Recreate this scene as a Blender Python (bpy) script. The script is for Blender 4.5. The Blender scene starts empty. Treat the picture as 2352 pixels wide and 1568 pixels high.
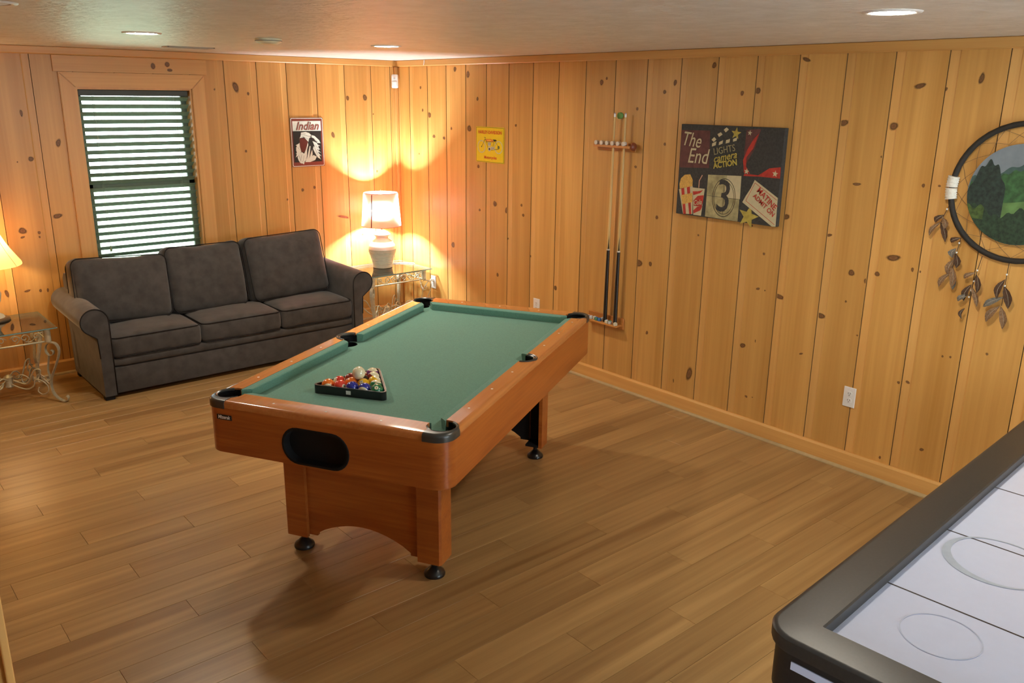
import bpy, bmesh, math, random
from mathutils import Vector, Matrix, Euler
random.seed(7)
SC = bpy.context.scene
COL = SC.collection
PI = math.pi
H = 2.293
SKY_POWER, CAN_POWER = 9.0, 400.0

# ---------------------------------------------------------------- camera
cd = bpy.data.cameras.new('camera')
cam = bpy.data.objects.new('camera', cd)
COL.objects.link(cam)
yaw, pitch, roll = 0.8607777, -0.28363569, 0.01229307
f_ = Vector((math.cos(yaw)*math.cos(pitch), math.sin(yaw)*math.cos(pitch), math.sin(pitch)))
r_ = Vector((math.sin(yaw), -math.cos(yaw), 0)); u_ = r_.cross(f_)
r2 = r_*math.cos(roll)+u_*math.sin(roll); u2 = -r_*math.sin(roll)+u_*math.cos(roll)
cam.matrix_world = Matrix(((r2.x, u2.x, -f_.x, -4.32236), (r2.y, u2.y, -f_.y, -6.6516), (r2.z, u2.z, -f_.z, 2.01097), (0, 0, 0, 1)))
cd.sensor_width = 36; cd.lens = 1938.468/2352*36; cd.clip_start = .02; cd.clip_end = 200
SC.camera = cam

# ---------------------------------------------------------------- world, daylight, exposure
w = bpy.data.worlds.new('daylight'); SC.world = w; w.use_nodes = True
bg = w.node_tree.nodes['Background']
bg.inputs[0].default_value = (.86, .95, 1.0, 1); bg.inputs[1].default_value = SKY_POWER
SC.view_settings.view_transform = 'Standard'; SC.view_settings.look = 'None'
SC.view_settings.gamma = 1; SC.view_settings.use_curve_mapping = False
SC.view_settings.exposure = 0.12
SC.cycles.max_bounces = 8; SC.cycles.diffuse_bounces = 5; SC.cycles.glossy_bounces = 4; SC.cycles.transmission_bounces = 6

def area_light(name, loc, rot, sx, sy, power, color):
    l = bpy.data.lights.new(name, 'AREA'); l.shape = 'RECTANGLE'; l.size = sx; l.size_y = sy
    l.energy = power; l.color = color
    o = bpy.data.objects.new(name, l); COL.objects.link(o); o.location = loc; o.rotation_euler = rot
    return o
# cool fill lamps, added outside an added patio door and side window
area_light('patio_fill', (-1.45, -9.75, 1.15), (math.radians(90), 0, 0), 2.2, 1.9, 62, (.74, .84, 1.0))
area_light('side_fill', (-5.42, -7.6, 1.35), (math.radians(90), 0, math.radians(-90)), 1.5, 1.2, 40, (.70, .82, 1.0))

# ---------------------------------------------------------------- materials
MATS = {}
def nodes_of(name):
    m = bpy.data.materials.new(name); m.use_nodes = True
    nt = m.node_tree
    return m, nt, nt.nodes['Principled BSDF']
def flat(name, col, rough=.5, metal=0, spec=.5, var=.06, nscale=40, bump=0, coat=0, sheen=0):
    """plain coloured surface with a faint procedural mottling"""
    if name in MATS: return MATS[name]
    m, nt, b = nodes_of(name)
    b.inputs['Roughness'].default_value = rough; b.inputs['Metallic'].default_value = metal
    b.inputs['Specular IOR Level'].default_value = spec
    b.inputs['Coat Weight'].default_value = coat; b.inputs['Coat Roughness'].default_value = .12
    b.inputs['Sheen Weight'].default_value = sheen
    tc = nt.nodes.new('ShaderNodeTexCoord'); n = nt.nodes.new('ShaderNodeTexNoise')
    n.inputs['Scale'].default_value = nscale; n.inputs['Detail'].default_value = 3
    nt.links.new(tc.outputs['Object'], n.inputs['Vector'])
    r = nt.nodes.new('ShaderNodeValToRGB')
    r.color_ramp.elements[0].position = .3; r.color_ramp.elements[1].position = .7
    r.color_ramp.elements[0].color = tuple(c*(1-var) for c in col)+(1,)
    r.color_ramp.elements[1].color = tuple(min(1, c*(1+var)) for c in col)+(1,)
    nt.links.new(n.outputs['Fac'], r.inputs['Fac']); nt.links.new(r.outputs['Color'], b.inputs['Base Color'])
    if bump:
        bp = nt.nodes.new('ShaderNodeBump'); bp.inputs['Strength'].default_value = bump; bp.inputs['Distance'].default_value = .002
        nt.links.new(n.outputs['Fac'], bp.inputs['Height']); nt.links.new(bp.outputs['Normal'], b.inputs['Normal'])
    MATS[name] = m
    return m
def wood(name, c0, c1, rough=.45, axis='Z', fine=60, along=1.2, rand=.25, coat=0, streak=.35, spec=.5):
    """grain running along one axis, each object with its own tone"""
    m, nt, b = nodes_of(name); L = nt.links
    b.inputs['Roughness'].default_value = rough; b.inputs['Coat Weight'].default_value = coat
    b.inputs['Coat Roughness'].default_value = .06; b.inputs['Specular IOR Level'].default_value = spec
    tc = nt.nodes.new('ShaderNodeTexCoord'); oi = nt.nodes.new('ShaderNodeObjectInfo')
    add = nt.nodes.new('ShaderNodeVectorMath'); add.operation = 'ADD'
    mul = nt.nodes.new('ShaderNodeVectorMath'); mul.operation = 'SCALE'; mul.inputs[0].default_value = (37, 53, 71)
    L.new(oi.outputs['Random'], mul.inputs['Scale'])
    L.new(tc.outputs['Object'], add.inputs[0]); L.new(mul.outputs[0], add.inputs[1])
    def nz(sc_cross, sc_along, det, dist=0):
        mp = nt.nodes.new('ShaderNodeMapping')
        s = [sc_cross]*3; s['XYZ'.index(axis)] = sc_along
        mp.inputs['Scale'].default_value = s
        n = nt.nodes.new('ShaderNodeTexNoise'); n.inputs['Scale'].default_value = 1; n.inputs['Detail'].default_value = det
        n.inputs['Distortion'].default_value = dist
        L.new(add.outputs[0], mp.inputs['Vector']); L.new(mp.outputs[0], n.inputs['Vector'])
        return n.outputs['Fac']
    a = nz(fine, along, 4, .2); c = nz(fine*.13, along*.45, 3, .6)
    mix = nt.nodes.new('ShaderNodeMix'); mix.inputs[0].default_value = 1-streak
    L.new(a, mix.inputs[2]); L.new(c, mix.inputs[3])
    rp = nt.nodes.new('ShaderNodeValToRGB'); rp.color_ramp.elements[0].position = .33; rp.color_ramp.elements[1].position = .66
    rp.color_ramp.elements[0].color = c1+(1,); rp.color_ramp.elements[1].color = c0+(1,)
    L.new(mix.outputs[0], rp.inputs['Fac'])
    hs = nt.nodes.new('ShaderNodeHueSaturation')
    mr = nt.nodes.new('ShaderNodeMapRange'); mr.inputs[3].default_value = 1-rand; mr.inputs[4].default_value = 1+rand
    L.new(oi.outputs['Random'], mr.inputs[0]); L.new(mr.outputs[0], hs.inputs['Value']); L.new(rp.outputs['Color'], hs.inputs['Color'])
    L.new(hs.outputs['Color'], b.inputs['Base Color'])
    bp = nt.nodes.new('ShaderNodeBump'); bp.inputs['Strength'].default_value = .08; bp.inputs['Distance'].default_value = .002
    L.new(a, bp.inputs['Height']); L.new(bp.outputs['Normal'], b.inputs['Normal'])
    MATS[name] = m
    return m
def emit(name, col, s):
    m = bpy.data.materials.new(name); m.use_nodes = True; nt = m.node_tree; nt.nodes.clear()
    e = nt.nodes.new('ShaderNodeEmission'); e.inputs[0].default_value = col+(1,); e.inputs[1].default_value = s
    o = nt.nodes.new('ShaderNodeOutputMaterial'); nt.links.new(e.outputs[0], o.inputs[0]); MATS[name] = m
    return m
def glassy(name, col, alpha, rough=.02):
    """thin glass sheet: mostly clear, fresnel reflection"""
    m = bpy.data.materials.new(name); m.use_nodes = True; nt = m.node_tree; nt.nodes.clear()
    t = nt.nodes.new('ShaderNodeBsdfTransparent'); t.inputs[0].default_value = col+(1,)
    g = nt.nodes.new('ShaderNodeBsdfGlossy'); g.inputs['Roughness'].default_value = rough
    fr = nt.nodes.new('ShaderNodeFresnel'); fr.inputs[0].default_value = 1.5
    ma = nt.nodes.new('ShaderNodeMath'); ma.operation = 'ADD'; ma.inputs[1].default_value = alpha; ma.use_clamp = True
    mx = nt.nodes.new('ShaderNodeMixShader'); o = nt.nodes.new('ShaderNodeOutputMaterial')
    nt.links.new(fr.outputs[0], ma.inputs[0]); nt.links.new(ma.outputs[0], mx.inputs[0])
    nt.links.new(t.outputs[0], mx.inputs[1]); nt.links.new(g.outputs[0], mx.inputs[2]); nt.links.new(mx.outputs[0], o.inputs[0])
    MATS[name] = m
    return m
def shade_mat(name, col, trans, tmix):
    """lamp shade cloth that lets the bulb's light through"""
    m = bpy.data.materials.new(name); m.use_nodes = True; nt = m.node_tree; nt.nodes.clear()
    d = nt.nodes.new('ShaderNodeBsdfDiffuse'); d.inputs[0].default_value = col+(1,)
    t = nt.nodes.new('ShaderNodeBsdfTranslucent'); t.inputs[0].default_value = trans+(1,)
    tc = nt.nodes.new('ShaderNodeTexCoord'); mp = nt.nodes.new('ShaderNodeMapping'); mp.inputs['Scale'].default_value = (300, 300, 300)
    n = nt.nodes.new('ShaderNodeTexNoise'); n.inputs['Scale'].default_value = 1
    nt.links.new(tc.outputs['Object'], mp.inputs[0]); nt.links.new(mp.outputs[0], n.inputs[0])
    bp = nt.nodes.new('ShaderNodeBump'); bp.inputs['Strength'].default_value = .1
    nt.links.new(n.outputs[0], bp.inputs['Height']); nt.links.new(bp.outputs[0], d.inputs['Normal'])
    mx = nt.nodes.new('ShaderNodeMixShader'); mx.inputs[0].default_value = tmix
    o = nt.nodes.new('ShaderNodeOutputMaterial')
    nt.links.new(d.outputs[0], mx.inputs[1]); nt.links.new(t.outputs[0], mx.inputs[2]); nt.links.new(mx.outputs[0], o.inputs[0])
    MATS[name] = m
    return m

PINE = wood('knotty_pine', (.69, .375, .105), (.52, .255, .058), .42, 'Z', 55, 1.0, .13)
PINE_L = wood('pine_channel', (.75, .42, .130), (.62, .31, .080), .42, 'Z', 55, 1.0, .16)
PINE_X = wood('pine_trim_x', (.71, .395, .120), (.58, .285, .075), .42, 'X', 55, 1.0, .06)
PINE_Y = wood('pine_trim_y', (.71, .395, .120), (.58, .285, .075), .42, 'Y', 55, 1.0, .06)
PINE_Z = wood('pine_trim_z', (.70, .39, .122), (.58, .285, .078), .42, 'Z', 55, 1.0, .06)
LAMINATE = wood('oak_laminate', (.43, .265, .103), (.235, .126, .045), .34, 'X', 30, .8, .085, streak=.5)
CHERRY = wood('cherry_veneer', (.47, .138, .024), (.30, .066, .011), .28, 'Y', 90, 3, .02, coat=.3)
CHERRY_X = wood('cherry_veneer_long', (.47, .138, .024), (.30, .066, .011), .28, 'X', 90, 3, .02, coat=.3)
RAILW = wood('cherry_rail', (.58, .22, .065), (.45, .145, .036), .16, 'X', 80, 2, .02, coat=1.0)
CUEW = wood('cue_maple', (.66, .45, .17), (.52, .32, .10), .4, 'Z', 120, 2, .1, coat=.1)
RACKW = wood('rack_wood', (.60, .26, .06), (.45, .16, .035), .35, 'Y', 80, 3, .05, coat=.2)

def knot_mat():
    m, nt, b = nodes_of('pine_knot'); L = nt.links
    b.inputs['Roughness'].default_value = .5
    uv = nt.nodes.new('ShaderNodeUVMap'); sp = nt.nodes.new('ShaderNodeSeparateXYZ'); L.new(uv.outputs[0], sp.inputs[0])
    n = nt.nodes.new('ShaderNodeTexNoise'); n.inputs['Scale'].default_value = 140; tc = nt.nodes.new('ShaderNodeTexCoord')
    L.new(tc.outputs['Object'], n.inputs['Vector'])
    a = nt.nodes.new('ShaderNodeMath'); a.operation = 'MULTIPLY_ADD'; a.inputs[1].default_value = .22; L.new(n.outputs['Fac'], a.inputs[0]); L.new(sp.outputs['X'], a.inputs[2])
    rp = nt.nodes.new('ShaderNodeValToRGB'); e = rp.color_ramp.elements
    e[0].position = .2; e[0].color = (.19, .085, .03, 1); e[1].position = .72; e[1].color = (.085, .035, .014, 1)
    x = e.new(.5); x.color = (.26, .12, .04, 1); y = e.new(1.0); y.color = (.36, .18, .06, 1)
    L.new(a.outputs[0], rp.inputs['Fac']); L.new(rp.outputs['Color'], b.inputs['Base Color'])
    mr = nt.nodes.new('ShaderNodeMapRange'); mr.interpolation_type = 'SMOOTHSTEP'
    mr.inputs[1].default_value = 1.08; mr.inputs[2].default_value = .60; mr.inputs[3].default_value = 0; mr.inputs[4].default_value = .85
    L.new(a.outputs[0], mr.inputs[0]); L.new(mr.outputs[0], b.inputs['Alpha'])
    return m
KNOT = knot_mat()

def ceiling_mat():
    m, nt, b = nodes_of('ceiling_texture'); L = nt.links
    b.inputs['Roughness'].default_value = .42; b.inputs['Specular IOR Level'].default_value = .45
    tc = nt.nodes.new('ShaderNodeTexCoord')
    n = nt.nodes.new('ShaderNodeTexNoise'); n.inputs['Scale'].default_value = 9; n.inputs['Detail'].default_value = 5; n.inputs['Roughness'].default_value = .6
    v = nt.nodes.new('ShaderNodeTexVoronoi'); v.inputs['Scale'].default_value = 26; v.feature = 'SMOOTH_F1'
    L.new(tc.outputs['Object'], n.inputs['Vector'])
    mixv = nt.nodes.new('ShaderNodeVectorMath'); mixv.operation = 'MULTIPLY_ADD'; mixv.inputs[1].default_value = (.12, .12, .12)
    L.new(n.outputs['Color'], mixv.inputs[0]); L.new(tc.outputs['Object'], mixv.inputs[2]); L.new(mixv.outputs[0], v.inputs['Vector'])
    ad = nt.nodes.new('ShaderNodeMath'); ad.operation = 'ADD'; L.new(n.outputs['Fac'], ad.inputs[0]); L.new(v.outputs['Distance'], ad.inputs[1])
    bp = nt.nodes.new('ShaderNodeBump'); bp.inputs['Strength'].default_value = .55; bp.inputs['Distance'].default_value = .008
    L.new(ad.outputs[0], bp.inputs['Height']); L.new(bp.outputs['Normal'], b.inputs['Normal'])
    rp = nt.nodes.new('ShaderNodeValToRGB'); rp.color_ramp.elements[0].position = .35; rp.color_ramp.elements[1].position = .65
    rp.color_ramp.elements[0].color = (.66, .64, .58, 1); rp.color_ramp.elements[1].color = (.76, .745, .69, 1)
    L.new(n.outputs['Fac'], rp.inputs['Fac']); L.new(rp.outputs['Color'], b.inputs['Base Color'])
    return m
CEIL = ceiling_mat()
FELT = flat('green_felt', (.130, .285, .225), .95, spec=.1, var=.10, nscale=160, bump=.1, sheen=.15)
SOFA = flat('charcoal_microfibre', (.064, .058, .054), .95, spec=.12, var=.22, nscale=14, bump=.05, sheen=.25)
PIPING = flat('dark_piping', (.018, .016, .016), .8, spec=.2)
BLACKP = flat('black_plastic', (.012, .012, .013), .28, spec=.5)
BLACKM = flat('matte_black', (.010, .010, .011), .7, spec=.2)
GREYP = flat('grey_pocket_plastic', (.045, .045, .040), .30, spec=.5)
WHITEP = flat('white_plastic', (.78, .76, .72), .4, var=.02)
CREAM = flat('cream_metal', (.55, .49, .34), .38, metal=.25, var=.12, nscale=60)
GLASS = glassy('table_glass', (.90, .95, .92), .08)
PANE = glassy('window_glass', (.95, .98, .97), .01)
GEDGE = flat('glass_edge', (.16, .34, .34), .15, spec=.8)
BLIND = flat('blind_slat', (.17, .24, .16), .5, var=.1)  # green of the outdoor light on the slats is mixed into this colour
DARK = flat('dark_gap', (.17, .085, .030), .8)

# ---------------------------------------------------------------- mesh helpers
MW = {}
def tri(o):
    return o
def finish(name, bm, mat, parent=None, smooth=False, local=False, kind=None, label=None):
    me = bpy.data.meshes.new(name)
    if parent is not None and not local: bm.transform(MW[parent.name].inverted())
    bm.to_mesh(me); bm.free()
    for mt in (mat if isinstance(mat, (list, tuple)) else [mat]): me.materials.append(mt)
    if smooth:
        for p in me.polygons: p.use_smooth = True
        if smooth != 'all' and hasattr(me, 'set_sharp_from_angle'): me.set_sharp_from_angle(angle=math.radians(38))
    o = bpy.data.objects.new(name, me); COL.objects.link(o)
    if parent is not None: o.parent = parent
    if kind: o['kind'] = kind
    if label: o['label'] = label
    MW[o.name] = MW[parent.name] if parent is not None else Matrix.Identity(4)
    return o
def tag(o, label=None, cat=None, group=None, kind=None):
    if label: o['label'] = label
    if cat: o['category'] = cat
    if group: o['group'] = group
    if kind: o['kind'] = kind
    return o
def thing(name, loc, rz=0, label=None, cat=None, group=None, kind=None):
    o = bpy.data.objects.new(name, None); COL.objects.link(o); o.empty_display_size = .05
    o.location = loc; o.rotation_euler = (0, 0, rz)
    MW[o.name] = Matrix.LocRotScale(Vector(loc), Euler((0, 0, rz)), None)
    return tag(o, label, cat, group, kind)
def BM(): return bmesh.new()
def box(bm, x0, x1, y0, y1, z0, z1, bev=0, seg=2, mi=0):
    g = bmesh.ops.create_cube(bm, size=1)
    vs = g['verts']
    for v in vs: v.co = Vector(((x0+x1)/2+v.co.x*(x1-x0), (y0+y1)/2+v.co.y*(y1-y0), (z0+z1)/2+v.co.z*(z1-z0)))
    fs = list({f for v in vs for f in v.link_faces})
    for f in fs: f.material_index = mi
    if bev:
        es = list({e for v in vs for e in v.link_edges})
        r = bmesh.ops.bevel(bm, geom=es, offset=bev, segments=seg, affect='EDGES', profile=.5)
        for f in r['faces']: f.material_index = mi
    return vs
def prism(bm, pts, a0, a1, fn, mi=0):
    """extrude 2-D polygon pts between a0 and a1; fn(u, v, a) -> xyz"""
    A = [bm.verts.new(fn(u, v, a0)) for u, v in pts]; B = [bm.verts.new(fn(u, v, a1)) for u, v in pts]
    n = len(pts); fs = [bm.faces.new(A[::-1]), bm.faces.new(B)]
    for i in range(n): fs.append(bm.faces.new((A[i], A[(i+1) % n], B[(i+1) % n], B[i])))
    for f in fs: f.material_index = mi
    bmesh.ops.recalc_face_normals(bm, faces=fs)
    return fs
def lathe(bm, prof, cx=0, cy=0, seg=32, mi=0, cap=True):
    rings = []
    for r, z in prof:
        rings.append([bm.verts.new((cx+r*math.cos(2*PI*i/seg), cy+r*math.sin(2*PI*i/seg), z)) for i in range(seg)])
    fs = []
    for a, b in zip(rings, rings[1:]):
        for i in range(seg): fs.append(bm.faces.new((a[i], a[(i+1) % seg], b[(i+1) % seg], b[i])))
    if cap:
        if prof[0][0] > 1e-4: fs.append(bm.faces.new(rings[0][::-1]))
        if prof[-1][0] > 1e-4: fs.append(bm.faces.new(rings[-1]))
    for f in fs: f.material_index = mi
    bmesh.ops.recalc_face_normals(bm, faces=fs)
    return fs
def tube(bm, pts, r, seg=8, closed=False, mi=0, flatten=None):
    """round (or, with flatten=(w, t), strap-like) bar along a polyline"""
    P = [Vector(p) for p in pts]; n = len(P); rings = []; up = None
    for i, p in enumerate(P):
        if closed: d = P[(i+1) % n]-P[i-1]
        else: d = P[min(i+1, n-1)]-P[max(i-1, 0)]
        d.normalize()
        if up is None:
            up = Vector((0, 0, 1)) if abs(d.z) < .9 else Vector((1, 0, 0))
        side = d.cross(up)
        if side.length < 1e-5: side = d.cross(Vector((1, 0, 0)))
        side.normalize(); up = side.cross(d).normalized()
        rr = r[i] if isinstance(r, (list, tuple)) else r
        ring = []
        for k in range(seg):
            a = 2*PI*k/seg+(PI/seg)
            ring.append(bm.verts.new(p+(side*math.cos(a)+up*math.sin(a))*rr))
        rings.append(ring)
    fs = []
    rng = range(n) if closed else range(n-1)
    for i in rng:
        a, b = rings[i], rings[(i+1) % n]
        for k in range(seg): fs.append(bm.faces.new((a[k], a[(k+1) % seg], b[(k+1) % seg], b[k])))
    if not closed:
        fs.append(bm.faces.new(rings[0][::-1])); fs.append(bm.faces.new(rings[-1]))
    for f in fs: f.material_index = mi
    bmesh.ops.recalc_face_normals(bm, faces=fs)
    return fs
def strap(bm, pts, wdir, w, t, mi=0):
    """flat iron bar: width w along wdir, thickness t"""
    W = Vector(wdir).normalized()*w/2; P = [Vector(p) for p in pts]; rings = []
    for i, p in enumerate(P):
        d = (P[min(i+1, len(P)-1)]-P[max(i-1, 0)]).normalized(); nrm = d.cross(W).normalized()*t/2
        rings.append([bm.verts.new(p+W+nrm), bm.verts.new(p-W+nrm), bm.verts.new(p-W-nrm), bm.verts.new(p+W-nrm)])
    fs = [bm.faces.new(rings[0][::-1]), bm.faces.new(rings[-1])]
    for a, b in zip(rings, rings[1:]):
        for k in range(4): fs.append(bm.faces.new((a[k], a[(k+1) % 4], b[(k+1) % 4], b[k])))
    for f in fs: f.material_index = mi
    bmesh.ops.recalc_face_normals(bm, faces=fs)
def sphere(bm, c, r, u=24, v=16, mi=0):
    g = bmesh.ops.create_uvsphere(bm, u_segments=u, v_segments=v, radius=r)
    for q in g['verts']: q.co += Vector(c)
    for f in {f for q in g['verts'] for f in q.link_faces}: f.material_index = mi
    return g['verts']
def rbox(bm, c, half, r, n=(10, 8, 4), crown=0, xf=None, crown_y=0, wr=0, seed=0):
    """soft rounded box; crown swells the z faces, crown_y the y faces"""
    vs = {}
    hx, hy, hz = half; rnd = random.Random(seed); ph = [rnd.uniform(0, 6) for _ in range(6)]
    def V(i, j, k):
        if (i, j, k) in vs: return vs[(i, j, k)]
        def cc(t, m, h):    # denser near the ends
            a = 2*t/m-1
            return h*(math.sin(a*PI/2)*.55+a*.45)
        q = Vector((cc(i, n[0], hx), cc(j, n[1], hy), cc(k, n[2], hz)))
        inn = Vector((max(-(hx-r), min(hx-r, q.x)), max(-(hy-r), min(hy-r, q.y)), max(-(hz-r), min(hz-r, q.z))))
        d = q-inn
        if d.length > 1e-6: q = inn+d.normalized()*r
        fx = 1-(q.x/hx)**2; fy = 1-(q.y/hy)**2; fz = 1-(q.z/hz)**2
        q.z += crown*max(0, fx)**.6*max(0, fy)**.6*(q.z/hz)
        q.y += crown_y*max(0, fx)**.6*max(0, fz)**.6*(q.y/hy)
        if wr: q += Vector((0, 1, 1))*wr*(math.sin(q.x*13+ph[0])*math.sin(q.z*11+ph[1])+math.sin(q.x*29+q.z*17+ph[2])*.4)
        q = xf(q) if xf else q
        vs[(i, j, k)] = bm.verts.new(q+Vector(c)); return vs[(i, j, k)]
    fs = []
    for i in range(n[0]):
        for j in range(n[1]):
            fs.append(bm.faces.new((V(i, j, 0), V(i, j+1, 0), V(i+1, j+1, 0), V(i+1, j, 0))))
            fs.append(bm.faces.new((V(i, j, n[2]), V(i+1, j, n[2]), V(i+1, j+1, n[2]), V(i, j+1, n[2]))))
    for i in range(n[0]):
        for k in range(n[2]):
            fs.append(bm.faces.new((V(i, 0, k), V(i+1, 0, k), V(i+1, 0, k+1), V(i, 0, k+1))))
            fs.append(bm.faces.new((V(i, n[1], k), V(i, n[1], k+1), V(i+1, n[1], k+1), V(i+1, n[1], k))))
    for j in range(n[1]):
        for k in range(n[2]):
            fs.append(bm.faces.new((V(0, j, k), V(0, j, k+1), V(0, j+1, k+1), V(0, j+1, k))))
            fs.append(bm.faces.new((V(n[0], j, k), V(n[0], j+1, k), V(n[0], j+1, k+1), V(n[0], j, k+1))))
    bmesh.ops.recalc_face_normals(bm, faces=fs)
    return fs
def boolean(o, cutters, op='DIFFERENCE'):
    """cut temporary meshes out of o and bake the result"""
    tmp = []
    for bmc in cutters:
        me = bpy.data.meshes.new('cut'); bmc.to_mesh(me); bmc.free()
        c = bpy.data.objects.new('cut', me); COL.objects.link(c); c.matrix_world = MW[o.name]; tmp.append(c)
        md = o.modifiers.new('b', 'BOOLEAN'); md.object = c; md.operation = op; md.solver = 'EXACT'
    bpy.context.view_layer.update()
    dg = bpy.context.evaluated_depsgraph_get()
    me = bpy.data.meshes.new_from_object(o.evaluated_get(dg)); o.modifiers.clear()
    old = o.data; o.data = me; bpy.data.meshes.remove(old)
    for c in tmp:
        m_ = c.data; bpy.data.objects.remove(c); bpy.data.meshes.remove(m_)
def cyl_bm(x, y, z0, z1, r, seg=40):
    b = BM(); lathe(b, [(r, z0), (r, z1)], x, y, seg); return b
def text_bm(body, size, M, depth=.0004, shear=0, bold=0, align='CENTER', spacing=1.0, sx=1.0):
    cu = bpy.data.curves.new('t', 'FONT'); cu.body = body; cu.size = size; cu.extrude = depth; cu.shear = shear
    cu.offset = bold; cu.align_x = align; cu.align_y = 'CENTER'; cu.space_character = spacing; cu.resolution_u = 3
    o = bpy.data.objects.new('t', cu); COL.objects.link(o)
    bpy.context.view_layer.update()
    me = o.to_mesh(); bm = BM(); bm.from_mesh(me); o.to_mesh_clear()
    bpy.data.objects.remove(o); bpy.data.curves.remove(cu)
    bm.transform(M @ Matrix.Diagonal((sx, 1, 1, 1)))
    return bm
def copy_tree(o, parent=None, loc=None, rz=None):
    c = o.copy(); COL.objects.link(c)
    if parent is not None: c.parent = parent
    if loc is not None:
        c.location = loc; c.rotation_euler = (0, 0, rz if rz is not None else o.rotation_euler.z)
        MW[c.name] = Matrix.LocRotScale(Vector(loc), c.rotation_euler, None)
    for ch in [x for x in COL.objects if x.parent == o]: copy_tree(ch, c)
    return c
def XYZ(u, v, a): return (u, v, a)
def rrect(x0, x1, y0, y1, r, n=8):
    p = []
    for cx, cy, a0 in ((x1-r, y1-r, 0), (x0+r, y1-r, 90), (x0+r, y0+r, 180), (x1-r, y0+r, 270)):
        for i in range(n+1):
            a = math.radians(a0+90*i/n); p.append((cx+r*math.cos(a), cy+r*math.sin(a)))
    return p
def spline(pts, k=6, closed=False):
    """Catmull-Rom through 3-D points"""
    P = [Vector(p) for p in pts]; n = len(P); out = []
    rng = range(n) if closed else range(n-1)
    for i in rng:
        p0 = P[(i-1) % n] if (closed or i > 0) else P[i]; p1 = P[i]; p2 = P[(i+1) % n]
        p3 = P[(i+2) % n] if (closed or i+2 < n) else p2
        for j in range(k):
            t = j/k
            out.append(.5*((2*p1)+(-p0+p2)*t+(2*p0-5*p1+4*p2-p3)*t*t+(-p0+3*p1-3*p2+p3)*t**3))
    if not closed: out.append(P[-1])
    return out

# ================================================================ ROOM
XL, YF = -5.3, -9.4          # far-left wall, wall behind the photographer
KR = [(-2.518,2.102,.018,.021),(-2.564,2.127,.01,.011),(-3.067,2.043,.014,.014),(-3.146,2.098,.014,.021),(-2.847,1.936,.011,.012),(-3.431,2.196,.016,.02),(-3.642,2.039,.013,.016),(-3.743,2.053,.023,.019),(-.871,2.21,.021,.022),(-1.044,2.167,.023,.03),(-.376,2.066,.013,.014),(-.402,1.879,.013,.015),(-.499,1.841,.029,.025),(-.565,1.666,.022,.016),(-.711,1.658,.019,.014),(-.337,1.507,.01,.009),(-1.167,1.981,.014,.017),(-.816,1.74,.012,.014),(-1.059,1.749,.03,.027),(-1.179,1.455,.017,.016),(-1.638,1.792,.013,.011),(-1.393,1.175,.025,.024),(-1.197,1.105,.014,.012),(-1.54,1.138,.021,.027),(-1.717,1.197,.013,.013),(-1.739,1.122,.015,.013),(-1.554,.915,.013,.009),(-1.433,.602,.014,.018),(-.828,.766,.025,.027),(-1.828,.815,.01,.01),(-2.117,.614,.019,.02),(-2.926,.93,.039,.027),(-3.032,.941,.015,.018),(-2.858,1.566,.013,.01),(-3.093,1.724,.011,.011),(-3.064,1.255,.013,.014),(-3.037,.465,.011,.015),(-3.414,.268,.024,.053),(-3.29,.187,.005,.015),(-3.406,1.182,.008,.007),(-3.887,1.134,.009,.009),(-4.002,1.364,.03,.017),(-3.787,1.288,.009,.008),(-3.869,.921,.015,.008),(-3.917,.919,.006,.005),(-4.013,.9,.04,.015),(-4.287,.84,.031,.017),(-4.28,1.295,.02,.009),(-4.436,1.111,.02,.019),(-4.522,1.08,.012,.016),(-4.578,1.128,.016,.014),(-4.652,1.225,.041,.018),(-4.758,1.18,.008,.013),(-4.797,1.175,.005,.007),(-4.425,.949,.007,.007),(-4.514,.776,.007,.005),(-4.194,.594,.014,.006),(-3.858,.236,.011,.008),(-3.902,.243,.005,.004),(-3.885,.6,.004,.011),(-3.8,.552,.022,.016),(-4.772,.574,.009,.009),(-4.819,.589,.013,.008),(-4.971,.768,.006,.007),(-5.009,.773,.006,.007),(-5.174,.829,.007,.007),(-4.731,.129,.007,.01),(-4.942,.247,.013,.009),(-4.666,2.079,.032,.014),(-4.789,2.065,.01,.01),(-4.946,2.112,.013,.029),(-4.289,1.892,.029,.018),(-4.561,1.884,.025,.021),(-4.033,2.215,.029,.011),(-4.751,1.604,.009,.011),(-4.829,1.609,.008,.006),(-4.404,1.582,.026,.009),(-4.521,1.731,.009,.007)]
KL = [(-1.49,2.047,.025,.046),(-1.391,1.999,.011,.015),(-1.444,1.556,.011,.012),(-1.738,2.2,.008,.008),(-1.66,2.028,.007,.01),(-3.007,1.856,.01,.026),(-2.804,1.655,.017,.032),(-2.989,1.552,.019,.018),(-3.074,1.535,.005,.006),(-.969,1.22,.014,.015),(-.858,1.235,.012,.015),(-1.113,1.149,.008,.011),(-.501,1.972,.017,.022),(-.329,1.977,.022,.029),(-.585,.96,.074,.012),(-.251,1.838,.009,.007),(-.656,1.667,.017,.029),(-.23,1.342,.011,.012),(-3.105,1.067,.029,.024),(-3.111,1.022,.016,.008),(-3.004,1.045,.011,.012),(-3.005,1.014,.007,.009),(-2.873,1.151,.036,.018),(-3.259,.642,.013,.031),(-3.131,.643,.024,.009),(-3.049,.634,.01,.013),(-3.002,.631,.008,.016),(-.403,.788,.009,.01)]

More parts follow.
